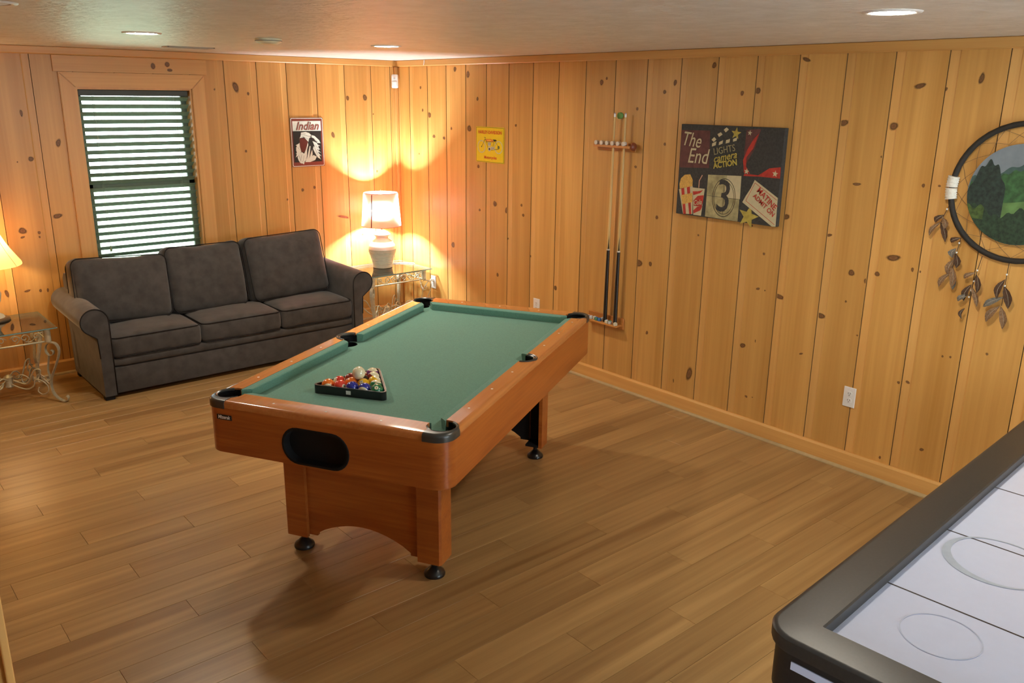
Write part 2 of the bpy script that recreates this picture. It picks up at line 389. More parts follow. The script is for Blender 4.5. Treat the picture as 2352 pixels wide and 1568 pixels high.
def plank_board(parent, fn, s0, s1, z0, z1, knots, fn_face):
    """one wall board between s0 and s1 (distance along the wall), z0..z1; channel on its near-corner edge"""
    bm = BM(); w_ = s1-s0
    prof = [(s0+.0026, -.018), (s0+.0026, -.003), (s0+.046, -.003), (s0+.053, 0), (s1-.0005, 0), (s1-.0005, -.0035), (s1-.0005, -.018)]
    fs = prism(bm, prof, z0, z1, fn)
    # channel faces take the paler wood
    fs[2+1].material_index = 1; fs[2+2].material_index = 1
    for k_ in (0, 4, 5): fs[2+k_].material_index = 3  # groove faces: joint shade painted dark, along with stain on the raw edges
    uvl = bm.loops.layers.uv.new('UVMap')
    for (s, z, a, b) in knots:
        if not (s0-.003 < s < s1+.003 and z0 < z < z1): continue
        ang = random.uniform(-.4, .4); a *= 1.15; b *= 1.15
        a2 = a
        d = .0009 if s > s0+.053 else -.0021
        if s0+.03 < s < s0+.07: d = .0009
        c = bm.verts.new(fn(s, d, z)); ring = []; N = 20
        for i in range(N):
            t = 2*PI*i/N; k = 1+.05*math.sin(3*t+s*50)
            ss = s+(a2*math.cos(t)*math.cos(ang)-b*math.sin(t)*math.sin(ang))*k; zz = z+(a2*math.cos(t)*math.sin(ang)+b*math.sin(t)*math.cos(ang))*k
            ss = max(s0+.003, min(s1-.005, ss))
            ring.append(bm.verts.new(fn(ss, d, zz)))
        for i in range(N):
            f = bm.faces.new((c, ring[i], ring[(i+1) % N])); f.material_index = 2
            for lp in f.loops: lp[uvl].uv = (0, 0) if lp.vert == c else (1, 0)
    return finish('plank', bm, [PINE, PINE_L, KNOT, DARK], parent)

fR = lambda s, d, z: (-d, -s, z)      # wall_right: s runs away from the corner, d into the room
fB = lambda s, d, z: (-s, -d, z)      # wall_back
# --- right wall
bm = BM(); box(bm, .018, .12, YF-.1, .12, 0, H+.05)
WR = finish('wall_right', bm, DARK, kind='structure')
WR['label'] = 'knotty pine board wall on the right'
edges = [-.0, .201, .473, .743, 1.010, 1.274, 1.548, 1.823, 2.097, 2.366, 2.640, 2.914, 3.186, 3.460, 3.726, 3.993, 4.266, 4.525, 4.786, 5.055, 5.325]
while edges[-1] < 9.3: edges.append(min(9.4, edges[-1]+.268))
kr = [(-a, b, c, d) for a, b, c, d in KR]
for a, b in zip(edges, edges[1:]): plank_board(WR, fR, a, b, .0, H-.03, kr, None)
# --- back wall with its window opening
WX0, WX1, WZ0, WZ1 = 1.84, 2.652, .72, 2.03
bm = BM(); box(bm, -5.4, -WX1, .018, .12, 0, H+.05); box(bm, -WX1, -WX0, .018, .12, 0, WZ0); box(bm, -WX1, -WX0, .018, .12, WZ1, H+.05); box(bm, -WX0, .018, .018, .12, 0, H+.05)
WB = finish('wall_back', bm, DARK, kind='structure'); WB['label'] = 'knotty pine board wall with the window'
eb = [0.0, .066, .261, .523, .787, 1.054, 1.309, 1.574, 1.84, 2.11, 2.38, 2.652, 2.914, 3.205, 3.47, 3.74, 4.0, 4.27, 4.54, 4.81, 5.08, 5.3]
kl = [(-a, b, c, d) for a, b, c, d in KL]
for a, b in zip(eb, eb[1:]):
    if a >= WX0-.01 and b <= WX1+.01:
        plank_board(WB, fB, a, b, 0, WZ0-.02, [], None); plank_board(WB, fB, a, b, WZ1+.02, H-.03, [], None)
    else: plank_board(WB, fB, a, b, 0, H-.03, kl, None)
# --- walls behind and beside the photographer
bm = BM(); box(bm, XL-.1, XL, -6.85, .12, 0, H+.05); box(bm, XL-.1, XL, YF-.1, -8.35, 0, H+.05); box(bm, XL-.1, XL, -8.35, -6.85, 0, .75); box(bm, XL-.1, XL, -8.35, -6.85, 1.95, H+.05)
WL = finish('wall_left', bm, PINE, kind='structure'); WL['label'] = 'pine wall beyond the left of the picture'
bm = BM(); box(bm, XL-.1, -2.6, YF-.1, YF, 0, H+.05); box(bm, -2.6, -.3, YF-.1, YF, 2.1, H+.05); box(bm, -.3, .1, YF-.1, YF, 0, H+.05); box(bm, -2.6, -.3, YF-.1, YF, 0, .08)
finish('wall_front', bm, PINE, kind='structure')
bm = BM()
for x in (-2.6, -1.48, -.36): box(bm, x, x+.06, YF-.08, YF-.02, .08, 2.1)
box(bm, -2.6, -.3, YF-.08, YF-.02, .08, .16); box(bm, -2.6, -.3, YF-.08, YF-.02, 2.04, 2.1)
D1 = finish('added_door', bm, WHITEP, kind='structure'); D1['label'] = 'added glazed patio door behind the photographer, opening for cool fill light'  # unseen door, added to give the patio fill lamp an opening
bm = BM(); box(bm, -2.54, -.36, YF-.052, YF-.048, .16, 2.04); finish('pane', bm, PANE, D1)
bm = BM(); box(bm, XL, -4.135, -4.72, -4.60, 0, H)
WS = finish('wall_side', bm, PINE, kind='structure'); WS['label'] = 'end of a short pine partition at the lower left corner'
bm = BM(); box(bm, -4.135, -4.118, -4.735, -4.585, 0, H-.001, .003); finish('end_casing', bm, PINE_Z, WS)
bm = BM()
for y in (-8.35, -7.63, -6.91): box(bm, XL-.08, XL-.03, y, y+.06, .75, 1.95)
box(bm, XL-.08, XL-.03, -8.35, -6.85, .75, .81); box(bm, XL-.08, XL-.03, -8.35, -6.85, 1.89, 1.95)
W2 = finish('added_window', bm, WHITEP, kind='structure'); W2['label'] = 'added side window beside the photographer, opening for cool fill light'  # unseen window, added to let the side fill lamp through
bm = BM(); box(bm, XL-.056, XL-.052, -8.29, -6.91, .81, 1.89); finish('pane', bm, PANE, W2)
# --- ceiling, floor
bm = BM(); box(bm, XL-.1, .12, YF-.1, .12, H, H+.08)
CE = finish('ceiling', bm, CEIL, kind='structure'); CE['label'] = 'low textured off-white ceiling'
bm = BM(); box(bm, XL-.1, .12, YF-.1, .12, -.08, -.010)
FL = finish('floor', bm, flat('floor_joint', (.09, .045, .018), .6), kind='structure'); FL['label'] = 'wood laminate plank floor'
PW, PLN = .145, 1.22; meshes = {}
row = 0; y = 0.0
while y > -6.9:
    off = (row*.437) % PLN; x = XL+off-PLN
    while x < -.001:
        a, b = max(x, XL), min(x+PLN, .0); ln = round(b-a, 3)
        if ln > .03:
            if ln not in meshes:
                bm = BM(); box(bm, .0004, ln-.0004, -PW+.0004, -.0004, -.010, 0)
                top = [e for e in bm.edges if all(v.co.z > -.001 for v in e.verts)]
                bmesh.ops.bevel(bm, geom=top, offset=.0008, segments=1, affect='EDGES')
                o = finish('plank', bm, LAMINATE, FL); meshes[ln] = o.data
            else:
                o = bpy.data.objects.new('plank', meshes[ln]); COL.objects.link(o); o.parent = FL
            o.location = (a, y, 0)
        x += PLN
    y -= PW; row += 1
bm = BM()
while y > YF:
    box(bm, XL, 0, y-PW+.0006, y-.0006, -.010, 0); y -= PW
o = finish('plank_field', bm, LAMINATE, FL); o['kind'] = 'stuff'

# --- trim
def trim(name, s0, s1, prof, fn, mat, kind='structure', label=None, parent=None):
    bm = BM(); prism(bm, prof, s0, s1, lambda u, v, a: fn(a, u, v))
    o = finish(name, bm, mat, parent)
    if kind: o['kind'] = kind
    if label: o['label'] = label
    return o
base = [(-.0, .012), (.018, .012), (.018, .090), (.012, .102), (-.0, .102)]
trim('baseboard_right', 0, 9.4, [(a+.0005, b) for a, b in base], fR, PINE_Y, label='pine baseboard along the right wall')
BB = trim('baseboard_back', 0.018, 5.3, [(a+.0005, b) for a, b in base], fB, PINE_X, label='pine baseboard along the back wall')
qr = [(.0, .0)]+[(.0+.016*math.cos(math.radians(t)), .016*math.sin(math.radians(t))) for t in (0, 22, 45, 67, 90)]
SHOE = flat('shoe_moulding', (.42, .30, .14), .5)
trim('trim_1', .0, 9.4, [(a+.018, b+.0005) for a, b in qr]+[(.0005, .0165), (.0005, .0005)][:0], fR, SHOE, label='shoe moulding along the right wall')
trim('trim_2', .035, 5.3, [(a+.018, b+.0005) for a, b in qr], fB, SHOE, label='shoe moulding along the back wall')
cr_ = [(.0005, H-.052), (.014, H-.052), (.020, H-.046), (.020, H-.004), (.014, H-.0005), (.0005, H-.0005)]
trim('trim_3', 0, 9.4, cr_, fR, PINE_Y, label='pine ceiling trim along the right wall')
trim('trim_4', .02, 5.3, cr_, fB, PINE_X, label='pine ceiling trim along the back wall')
bm = BM(); box(bm, -.030, -.0005, -.030, -.0005, .103, H-.053, .004)
finish('trim_5', bm, PINE_Z, kind='structure')['label'] = 'narrow pine corner strip'
bm = BM(); box(bm, -2.78, -1.715, -.0125, -.0008, WZ1+.103, H-.0535, .001)
o = finish('trim_6', bm, PINE_X, kind='structure'); o['label'] = 'wide pine header board over the window'
kb = BM(); uvl = kb.loops.layers.uv.new('UVMap')
for (s, z, a, b) in [(-2.109, 2.185, .016, .022), (-2.006, 2.2, .018, .018), (-1.991, 2.16, .02, .011)]:
    c = kb.verts.new((s, -.0135, z)); ring = [kb.verts.new((s+a*1.3*math.cos(2*PI*i/14), -.0135, z+b*1.3*math.sin(2*PI*i/14))) for i in range(14)]
    for i in range(14):
        f = kb.faces.new((c, ring[(i+1) % 14], ring[i]))
        for lp in f.loops: lp[uvl].uv = (0, 0) if lp.vert == c else (1, 0)
finish('knot', kb, KNOT, o)

# --- window_1
W1 = thing('window_1', (-(WX0+WX1)/2, 0, WZ0), kind='structure'); W1['label'] = 'double-hung window with pine casing above the sofa'
def cas(pts, mat):
    bm = BM(); prism(bm, pts, -.018, -.0008, lambda u, v, a: (u, a, v))
    bmesh.ops.bevel(bm, geom=[e for e in bm.edges if all(abs(v.co.y+.018) < 1e-5 for v in e.verts)], offset=.004, segments=2, affect='EDGES')
    return finish('casing', bm, mat, W1)
cw = .10; a, b = -WX1, -WX0
cas([(a-cw, WZ1+cw), (b+cw, WZ1+cw), (b, WZ1), (a, WZ1)], PINE_X)
cas([(a-cw, WZ1+cw-.001), (a-.0005, WZ1-.001), (a-.0005, WZ0), (a-cw, WZ0)], PINE_Z)
cas([(b+cw, WZ1+cw-.001), (b+.0005, WZ1-.001), (b+.0005, WZ0), (b+cw, WZ0)], PINE_Z)
bm = BM(); box(bm, a-cw-.02, b+cw+.02, -.045, .02, WZ0-.025, WZ0, .004); finish('window_sill', bm, PINE_X, W1)
bm = BM()
box(bm, a-.0, a+.014, -.001, .125, WZ0, WZ1); box(bm, b-.014, b, -.001, .125, WZ0, WZ1)
box(bm, a+.014, b-.014, -.001, .125, WZ1-.014, WZ1); box(bm, a+.014, b-.014, -.001, .125, WZ0, WZ0+.014)
finish('jamb', bm, PINE_Z, W1)
SASH = flat('sash_dark_green', (.09, .12, .08), .5)
mid = 1.335
for (z0, z1, yy) in ((mid-.02, WZ1-.014, .105), (WZ0+.014, mid+.02, .08)):
    bm = BM(); x0, x1 = a+.014, b-.014
    box(bm, x0, x0+.04, yy-.015, yy+.01, z0, z1); box(bm, x1-.04, x1, yy-.015, yy+.01, z0, z1)
    box(bm, x0, x1, yy-.015, yy+.01, z0, z0+.04); box(bm, x0, x1, yy-.015, yy+.01, z1-.04, z1)
    s = finish('sash', bm, SASH, W1)
    bm = BM(); box(bm, x0+.04, x1-.04, yy-.004, yy, z0+.04, z1-.04); finish('pane', bm, PANE, s)
# outside: lawn and hedge seen as brightness between the slats
bm = BM(); box(bm, -14, 10, .4, 22, -.6, -.5)
o = finish('lawn', bm, flat('lawn_green', (.50, .62, .42), .9, var=.3, nscale=6)); tag(o, 'green lawn outside the window', 'lawn', kind='structure')

# --- blind
BL = thing('window_blind', (-(WX0+WX1)/2, .035, WZ1), 0, 'dark horizontal slat blind half open in the window above the sofa', 'blind')
bx0, bx1 = a+.018, b-.026
bm = BM(); box(bm, bx0, bx1, .012, .058, WZ1-.056, WZ1-.016, .003); finish('headrail', bm, flat('blind_rail', (.035, .04, .03), .5), BL)
tilt = math.radians(36); zz = WZ1-.075; first = None; i = 0
bm = BM()
N = 6; top = []; bot = []
for j in range(N+1):
    t = (j/N-.5)*.050; bow = .0022*(1-(2*j/N-1)**2)
    top.append((t, bow)); bot.append((t, bow-.0022))
poly = top+bot[::-1]
prism(bm, poly, -(bx1-bx0)/2, (bx1-bx0)/2, lambda u, v, q: (q, u*math.cos(tilt)+v*math.sin(tilt), -u*math.sin(tilt)+v*math.cos(tilt)))
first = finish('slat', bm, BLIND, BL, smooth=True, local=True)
first.location = (0, 0, zz-WZ1)
while zz-.0535 > WZ0+.05:
    zz -= .0535; i += 1
    o = first.copy(); COL.objects.link(o); o.parent = BL; o.location = (0, 0, zz-WZ1)
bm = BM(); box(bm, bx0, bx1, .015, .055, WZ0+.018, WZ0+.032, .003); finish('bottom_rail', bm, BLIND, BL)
for x in (bx0+.10, bx1-.10):
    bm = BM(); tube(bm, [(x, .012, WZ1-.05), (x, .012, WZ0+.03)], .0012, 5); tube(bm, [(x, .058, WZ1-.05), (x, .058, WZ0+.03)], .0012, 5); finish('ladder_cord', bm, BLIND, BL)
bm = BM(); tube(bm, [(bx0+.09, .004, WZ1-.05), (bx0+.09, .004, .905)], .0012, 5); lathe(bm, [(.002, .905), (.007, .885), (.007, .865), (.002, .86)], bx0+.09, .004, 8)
finish('pull_cord', bm, BLIND, BL)

# ================================================================ POOL TABLE
PT = thing('pool_table', (-2.0187, -3.3533, 0), .50696, 'cherry wood pool table with green felt in the middle of the room', 'pool table')
ZT = .804
POCK = [(-.905, .487, .062), (-.905, -.487, .062), (.905, .487, .062), (.905, -.487, .062), (.03, .478, .058), (.03, -.478, .058)]
def loft(rings, closed=True):
    bm = BM(); R = [[bm.verts.new(p) for p in r] for r in rings]; n = len(R[0])
    for a, b in zip(R, R[1:]+([R[0]] if closed else [])):
        for i in range(n): bm.faces.new((a[i], a[(i+1) % n], b[(i+1) % n], b[i]))
    bmesh.ops.recalc_face_normals(bm, faces=bm.faces[:])
    return bm
def ring_pts(ex, ey, r, z): return [(x, y, z) for x, y in rrect(-ex, ex, -ey, ey, r, 8)]
def rail_bm(g=0, zt=ZT, zb=.775):
    return loft([ring_pts(1.0+g, .552+g, .075, zb), ring_pts(1.0+g, .552+g, .075, zt-.014), ring_pts(.997+g, .549+g, .072, zt-.006), ring_pts(.991+g, .543+g, .067, zt-.0012), ring_pts(.984+g, .536+g, .061, zt),
                 ring_pts(.893, .475, .003, zt), ring_pts(.893, .475, .003, zb)])
def split_mat(o, fn):
    for p in o.data.polygons: p.material_index = fn(p.normal, p.center)
def islands(o, name):
    bm = BM(); bm.from_mesh(o.data); seen = set(); groups = []
    for f in bm.faces:
        if f.index in seen: continue
        st = [f]; seen.add(f.index); g = []
        while st:
            q = st.pop(); g.append(q.index)
            for e in q.edges:
                for k in e.link_faces:
                    if k.index not in seen: seen.add(k.index); st.append(k)
        groups.append(g)
    out = []
    for g in groups:
        b2 = bm.copy(); b2.faces.ensure_lookup_table(); gs = set(g)
        bmesh.ops.delete(b2, geom=[f for f in b2.faces if f.index not in gs], context='FACES')
        out.append(finish(name, b2, list(o.data.materials), o.parent, smooth=True, local=True))
    bm.free(); me = o.data; bpy.data.objects.remove(o); bpy.data.meshes.remove(me)
    return out
# apron
bm = BM(); prism(bm, rrect(-1, 1, -.552, .552, .075), .579, .7755, XYZ)
AP = finish('apron', bm, [CHERRY_X, CHERRY, BLACKM], PT, local=True)
c1 = BM(); box(c1, -.955, .955, -.507, .507, .5, .9)
c2 = BM()
stad = [( .112-.0235+.0695*math.cos(math.radians(t))*1.0, .6625+.0695*math.sin(math.radians(t))) for t in range(-90, 91, 15)]
stad += [(-.065-.0+.0695*math.cos(math.radians(t)), .6625+.0695*math.sin(math.radians(t))) for t in range(90, 271, 15)]
stad = [(y+.0115, z) for y, z in stad]
prism(c2, stad, -1.2, -.9, lambda u, v, a: (a, u, v))
boolean(AP, [c1, c2])
split_mat(AP, lambda n, c: 1 if abs(n.x) > .72 and abs(c.x) > .98 else (2 if max(abs(c.x)-.0, 0) < .956 and abs(c.y) < .508 else 0))
for p in AP.data.polygons: p.use_smooth = True
AP.data.set_sharp_from_angle(angle=math.radians(35))
bm = BM()
outer = [((u-.0235)*1.045+.0235, (v-.6625)*1.10+.6625) for u, v in stad]
A_ = [bm.verts.new((-1.0025, u, v)) for u, v in outer]; B_ = [bm.verts.new((-1.0025, (u-.0235)*.99+.0235, (v-.6625)*.98+.6625)) for u, v in stad]
C_ = [bm.verts.new((-1.0, (u-.0235)*1.06+.0235, (v-.6625)*1.13+.6625)) for u, v in stad]; D_ = [bm.verts.new((-.962, (u-.0235)*.99+.0235, (v-.6625)*.98+.6625)) for u, v in stad]
n = len(stad)
for i in range(n):
    j = (i+1) % n
    for P, Q in ((C_, A_), (A_, B_), (B_, D_)): bm.faces.new((P[i], P[j], Q[j], Q[i]))
bm.faces.new(D_)
bmesh.ops.recalc_face_normals(bm, faces=bm.faces[:])
finish('ball_return', bm, BLACKM, PT, smooth=True, local=True)['label'] = 'black oval ball return opening'
# logo plate
bm = BM(); box(bm, -1.0025, -.9995, .414, .486, .724, .746, .001)
LP = finish('logo_plate', bm, BLACKP, PT, local=True)
def MX(o, xa, ya):
    xa = Vector(xa).normalized(); ya = Vector(ya).normalized(); za = xa.cross(ya)
    return Matrix(((xa.x, ya.x, za.x, o[0]), (xa.y, ya.y, za.y, o[1]), (xa.z, ya.z, za.z, o[2]), (0, 0, 0, 1)))
finish('lettering', text_bm('Mizerak', .021, MX((-1.003, .450, .7355), (0, -1, 0), (0, 0, 1)), .0003, shear=.15, bold=.0006, sx=.86), WHITEP, LP, local=True)
# rails + corner castings
RL = finish('rail', rail_bm(), RAILW, PT, local=True)
cut = []
for sx in (-1, 1):
    for sy in (-1, 1):
        b = BM(); x0, x1 = sorted((sx*.895, sx*1.1)); y0, y1 = sorted((sy*.447, sy*.7)); box(b, x0, x1, y0, y1, .7, .9); cut.append(b)
for x, y, r in POCK: cut.append(cyl_bm(x, y, .7, .9, r))
boolean(RL, cut)
rails = islands(RL, 'rail')
for sx in (-1, 1):
    for sy in (-1, 1):
        o = finish('corner_casting', rail_bm(.0035, ZT+.0015, .772), GREYP, PT, local=True)
        b = BM(); x0, x1 = sorted((sx*.895, sx*1.1)); y0, y1 = sorted((sy*.447, sy*.7)); box(b, x0, x1, y0, y1, .7, .9)
        boolean(o, [b], 'INTERSECT'); boolean(o, [cyl_bm(sx*.905, sy*.487, .7, .9, .062)])
        for p in o.data.polygons: p.use_smooth = True
        o.data.set_sharp_from_angle(angle=math.radians(35))
        o['label'] = 'dark grey plastic corner casting'
# bed
def hole(x, y): return (x+math.copysign(.013, x), y+math.copysign(.013, y)) if abs(x) > .5 else (x, y+math.copysign(.010, y))
def hr(x): return .045 if abs(x) > .5 else .048
bm = BM(); box(bm, -.955, .955, -.53, .53, .735, .760)
BED = finish('bed_cloth', bm, FELT, PT, local=True)
boolean(BED, [cyl_bm(*hole(x, y), .7, .9, hr(x)) for x, y, r in POCK])
# pockets
for x, y, r in POCK:
    hx_, hy_ = hole(x, y); q = hr(x); aa = math.atan2(math.copysign(1, y), math.copysign(1, x)) if abs(x) > .5 else (PI/2 if y > 0 else -PI/2); sp_ = math.radians(138 if abs(x) > .5 else 100)
    bm = BM(); lathe(bm, [(q-.0005, .7585), (q-.002, .70), (q-.010, .672), (0.0001, .668)], hx_, hy_, 32, cap=False)
    pv = None
    for i in range(25):
        a_ = aa-sp_+2*sp_*i/24; cv_ = [bm.verts.new((x+(r-.0008)*math.cos(a_), y+(r-.0008)*math.sin(a_), z_)) for z_ in (.7605, .797)]
        if pv: bm.faces.new((pv[0], cv_[0], cv_[1], pv[1]))
        pv = cv_
    PK = finish('pocket', bm, BLACKM, PT, smooth=True, local=True)
    a0 = math.atan2(y, x) if abs(x) > .5 else (PI/2 if y > 0 else -PI/2)
    a0 = math.atan2(math.copysign(1, y), math.copysign(1, x)) if abs(x) > .5 else a0
    span = math.radians(112 if abs(x) > .5 else 88)
    bm = BM(); pts = [(x+(r-.004)*math.cos(a0-span+2*span*i/22), y+(r-.004)*math.sin(a0-span+2*span*i/22), ZT-.004) for i in range(23)]
    tube(bm, pts, .0065, 6); finish('pocket_rim', bm, GREYP, PK, smooth=True, local=True)
    if abs(x) < .5:
        bm = BM(); pts = [(x+(r+.006)*math.cos(a0-span+2*span*i/22), y+(r+.006)*math.sin(a0-span+2*span*i/22), ZT-.0005) for i in range(23)]
        tube(bm, pts, .005, 6); finish('side_trim', bm, GREYP, PK, smooth=True, local=True)
# cushions
cp = [(0, .7605), (0, .8025), (.026, .8012), (.0325, .7985), (.034, .7955), (.028, .7605)]
def cushion(x0, x1, side, m0, m1):
    """side 'L','R' (long) or 'N','F' (ends); m0/m1: how far the nose is cut back at each end"""
    bm = BM(); R = []
    for t, mm in ((x0, m0), (x1, m1)):
        ring = []
        for d, z in cp:
            tt = t+mm*d/.033
            if side == 'L': ring.append((tt, .4745-d, z))
            if side == 'R': ring.append((tt, -.4745+d, z))
            if side == 'N': ring.append((-.8925+d, tt, z))
            if side == 'F': ring.append((.8925-d, tt, z))
        R.append([bm.verts.new(p) for p in ring])
    k = len(cp)
    for i in range(k): bm.faces.new((R[0][i], R[0][(i+1) % k], R[1][(i+1) % k], R[1][i]))
    bm.faces.new(R[0]); bm.faces.new(R[1][::-1])
    bmesh.ops.recalc_face_normals(bm, faces=bm.faces[:])
    finish('cushion', bm, FELT, PT, local=True)
for s in 'LR':
    cushion(-.852, -.031, s, .030, -.014); cushion(.091, .852, s, .014, -.030)
for s in 'NF': cushion(-.434, .434, s, .030, -.030)
# diamonds
DIA = flat('diamond_white', (.85, .82, .76), .3)
def diamond(x, y):
    bm = BM(); c = bm.verts.new((x, y, ZT+.0009)); q = [bm.verts.new((x+.0055*math.cos(2*PI*i/8), y+.0055*math.sin(2*PI*i/8), ZT+.0006)) for i in range(8)]
    for i in range(8): bm.faces.new((c, q[i], q[(i+1) % 8]))
    finish('sight', bm, DIA, PT, local=True)
for x in (-.693, -.444, -.195, .265, .51, .756):
    for y in (-.505, .505): diamond(x, y)
for y in (-.245, 0, .245):
    diamond(-.945, y); diamond(.945, y)
# under frame and legs
bm = BM(); prism(bm, rrect(-.90, .90, -.470, .470, .05), .535, .579, XYZ)
UF = finish('underframe', bm, CHERRY_X, PT, local=True)
for sx in (-1, 1):
    pts = [(-.29, .538), (-.29, .088), (-.235, .088)]
    pts += [(-.235+.47*i/12, .10+.075*math.sin(PI*i/12)**.8 if 0 < i < 12 else .10) for i in range(13)]
    pts += [(.235, .088), (.29, .088), (.29, .538)]
    bm = BM(); prism(bm, pts, sx*.690, sx*.708, lambda u, v, a: (a, u, v))
    o = finish('end_panel', bm, [CHERRY, BLACKM], PT, local=True)
    split_mat(o, lambda n, c: 1 if n.x*sx < -.5 else 0)
    for sy in (-1, 1):
        bm = BM()
        L_ = [(.620, .388), (.718, .388), (.727, .379), (.727, .277), (.708, .277), (.708, .368), (.620, .368)]
        pts = [(sx*a, sy*b) for a, b in L_]
        prism(bm, pts, .078, .5375, XYZ)
        box(bm, *sorted((sx*.62, sx*.708)), *sorted((sy*.29, sy*.368)), .08, .092, mi=1)
        leg = finish('leg', bm, [CHERRY, BLACKM], PT, local=True)
        split_mat(leg, lambda n, c: 1 if (n.x*sx < -.5 and abs(c.y) > .2 and abs(c.x) > .70) or (n.y*sy < -.5 and abs(c.y) > .36) or c.z < .095 else 0)
        bm = BM(); lathe(bm, [(.046, .0), (.047, .008), (.043, .018), (.028, .030), (.017, .042), (.012, .046), (.012, .080)], sx*.675, sy*.332, 24)
        finish('leveling_foot', bm, BLACKP, leg, smooth=True, local=True)

# ---------------------------------------------------------------- rack and balls
ZC = .7605; BR = .0286; SPC = .0578
Ax = Vector((.835, .550, 0)).normalized(); Rw = Vector((.550, -.835, 0)).normalized(); B0 = Vector((-2.598, -3.590, 0))
def bpos(row, k): return B0+Ax*(row*SPC*.866)+Rw*((k-(4-row)/2)*SPC)+Vector((0, 0, ZC+BR))
RK = thing('ball_rack', (B0.x+Ax.x*.09, B0.y+Ax.y*.09, ZC), 0, 'black plastic triangle rack around the pool balls on the green felt', 'ball rack')
def tri_off(d, r, n=6):
    P = [bpos(0, 0).xy, bpos(0, 4).xy, bpos(4, 0).xy]; c = (P[0]+P[1]+P[2])/3; out = []
    for i, p in enumerate(P):
        v = (p-c).normalized(); ctr = p+v*(2*(d-r)) ; a0 = math.atan2(v.y, v.x)
        for k in range(n+1):
            t = a0+math.radians(-60+120*k/n); out.append((ctr.x+r*math.cos(t), ctr.y+r*math.sin(t)))
    return out
def ringtri(d0, d1, r0, r1, z0, z1):
    bm = BM(); O = tri_off(d1, r1); I = tri_off(d0, r0); n = len(O)
    R = [[bm.verts.new((x, y, z)) for x, y in L_] for L_, z in ((O, z0), (O, z1), (I, z1), (I, z0))]
    for a, b in zip(R, R[1:]+[R[0]]):
        for i in range(n): bm.faces.new((a[i], a[(i+1) % n], b[(i+1) % n], b[i]))
    bmesh.ops.recalc_face_normals(bm, faces=bm.faces[:]); return bm
finish('frame', ringtri(.0305, .038, .012, .018, ZC, ZC+.038), BLACKP, RK, smooth=True)
c = bpos(0, 2)-Ax*.0385; c.z = ZC+.019
lab = BM(); M_ = MX(c, Rw, (0, 0, 1)); box(lab, -.011, .011, -.0085, .0085, 0, .0008, 0); lab.transform(M_ if M_.to_3x3().col[2].dot(-Ax) > 0 else MX(c, -Rw, (0, 0, 1)))
finish('sticker', lab, WHITEP, RK)['label'] = 'small white sticker on the front side'
# pale bands on the two flanks of the rack
for sgn, pa, pb in ((1, bpos(0, 4), bpos(4, 0)), (-1, bpos(0, 0), bpos(4, 0))):
    d = (pb-pa).normalized(); nrm = Vector((d.y, -d.x, 0))
    if nrm.dot(Rw)*sgn < 0: nrm = -nrm
    mp = (pa+pb)/2+nrm*.0388; mp.z = ZC+.019
    b = BM(); ln = (pb-pa).length/2+.012; box(b, -ln, ln, -.0006, .0006, -.0185, .0185)
    b.transform(Matrix(((d.x, nrm.x, 0, mp.x), (d.y, nrm.y, 0, mp.y), (0, 0, 1, mp.z), (0, 0, 0, 1))))
    finish('side_band', b, WHITEP, RK)['label'] = 'pale outer face of the rack side'
IV = (.80, .74, .50)
BC = {'o': (.85, .20, .03), 'r': (.72, .055, .035), 'b': (.02, .03, .30), 'y': (.85, .50, .015), 'g': (.012, .17, .07), 'm': (.28, .03, .02), 'p': (.16, .03, .18), 'k': (.012, .012, .012)}
def ballmat(k): return flat('ball_'+k, IV if k == 'w' else BC[k], .08, spec=.6, var=.01, coat=.5)
WB_ = ballmat('w')
def ball(pos, col, stripe, axis, spot, num, label, name='pool_ball', group='pool balls in the rack', cat='ball'):
    t = bpy.data.meshes.new(name); bm = BM(); sphere(bm, (0, 0, 0), BR, 32, 24)
    q = Vector((0, 0, 1)).rotation_difference(Vector(axis).normalized()).to_matrix().to_4x4()
    for f in bm.faces:
        z = f.calc_center_median().z/BR
        f.material_index = 1 if (col != 'w' and (not stripe or abs(z) < .56)) else 0
        f.smooth = True
    bm.transform(q)
    for v in bm.verts: v.co += Vector(pos)
    root = thing(name, (pos[0], pos[1], pos[2]-BR), 0, label, cat, group)
    finish('ball_shell', bm, [WB_, ballmat(col) if col != 'w' else WB_], root, smooth='all')
    if num:
        sp = Vector(spot).normalized(); up = Vector((0, 0, 1)); xa = up.cross(sp).normalized(); ya = sp.cross(xa)
        bm = BM(); cv = bm.verts.new(Vector(pos)+sp*(BR+.0003)); ra = .0085; rg = []
        for i in range(18):
            a = 2*PI*i/18; dirv = (sp*math.cos(ra/BR)+(xa*math.cos(a)+ya*math.sin(a))*math.sin(ra/BR)); rg.append(bm.verts.new(Vector(pos)+dirv*(BR+.0003)))
        for i in range(18): bm.faces.new((cv, rg[i], rg[(i+1) % 18]))
        s = finish('number_spot', bm, WB_, root, smooth='all')
        finish('numeral', text_bm(num, .010, MX(Vector(pos)+sp*(BR-.0002), xa, ya), .0008, bold=.0002), BLACKM, s)
toc = Vector((-.52, -.83, .42)).normalized()
P = lambda r, k: tuple(bpos(r, k))
G = 'pool balls in the rack'
ball(P(0, 0), 'o', True, (-.45, -.72, -.30), None, None, 'orange striped ball in the front left corner of the rack')
ball(P(0, 1), 'r', False, (0, 0, 1), (.15, -.95, .30), '3', 'solid red ball, second from left in the front row of the rack')
ball(P(0, 2), 'b', False, (0, 0, 1), None, None, 'solid dark blue ball in the middle of the front row of the rack')
ball(P(0, 3), 'b', True, (-.72, -.55, -.22), None, None, 'blue and white striped ball in the front row of the rack')
ball(P(0, 4), 'g', False, (0, 0, 1), (-.35, -.5, .62), '6', 'solid green ball in the front right corner of the rack')
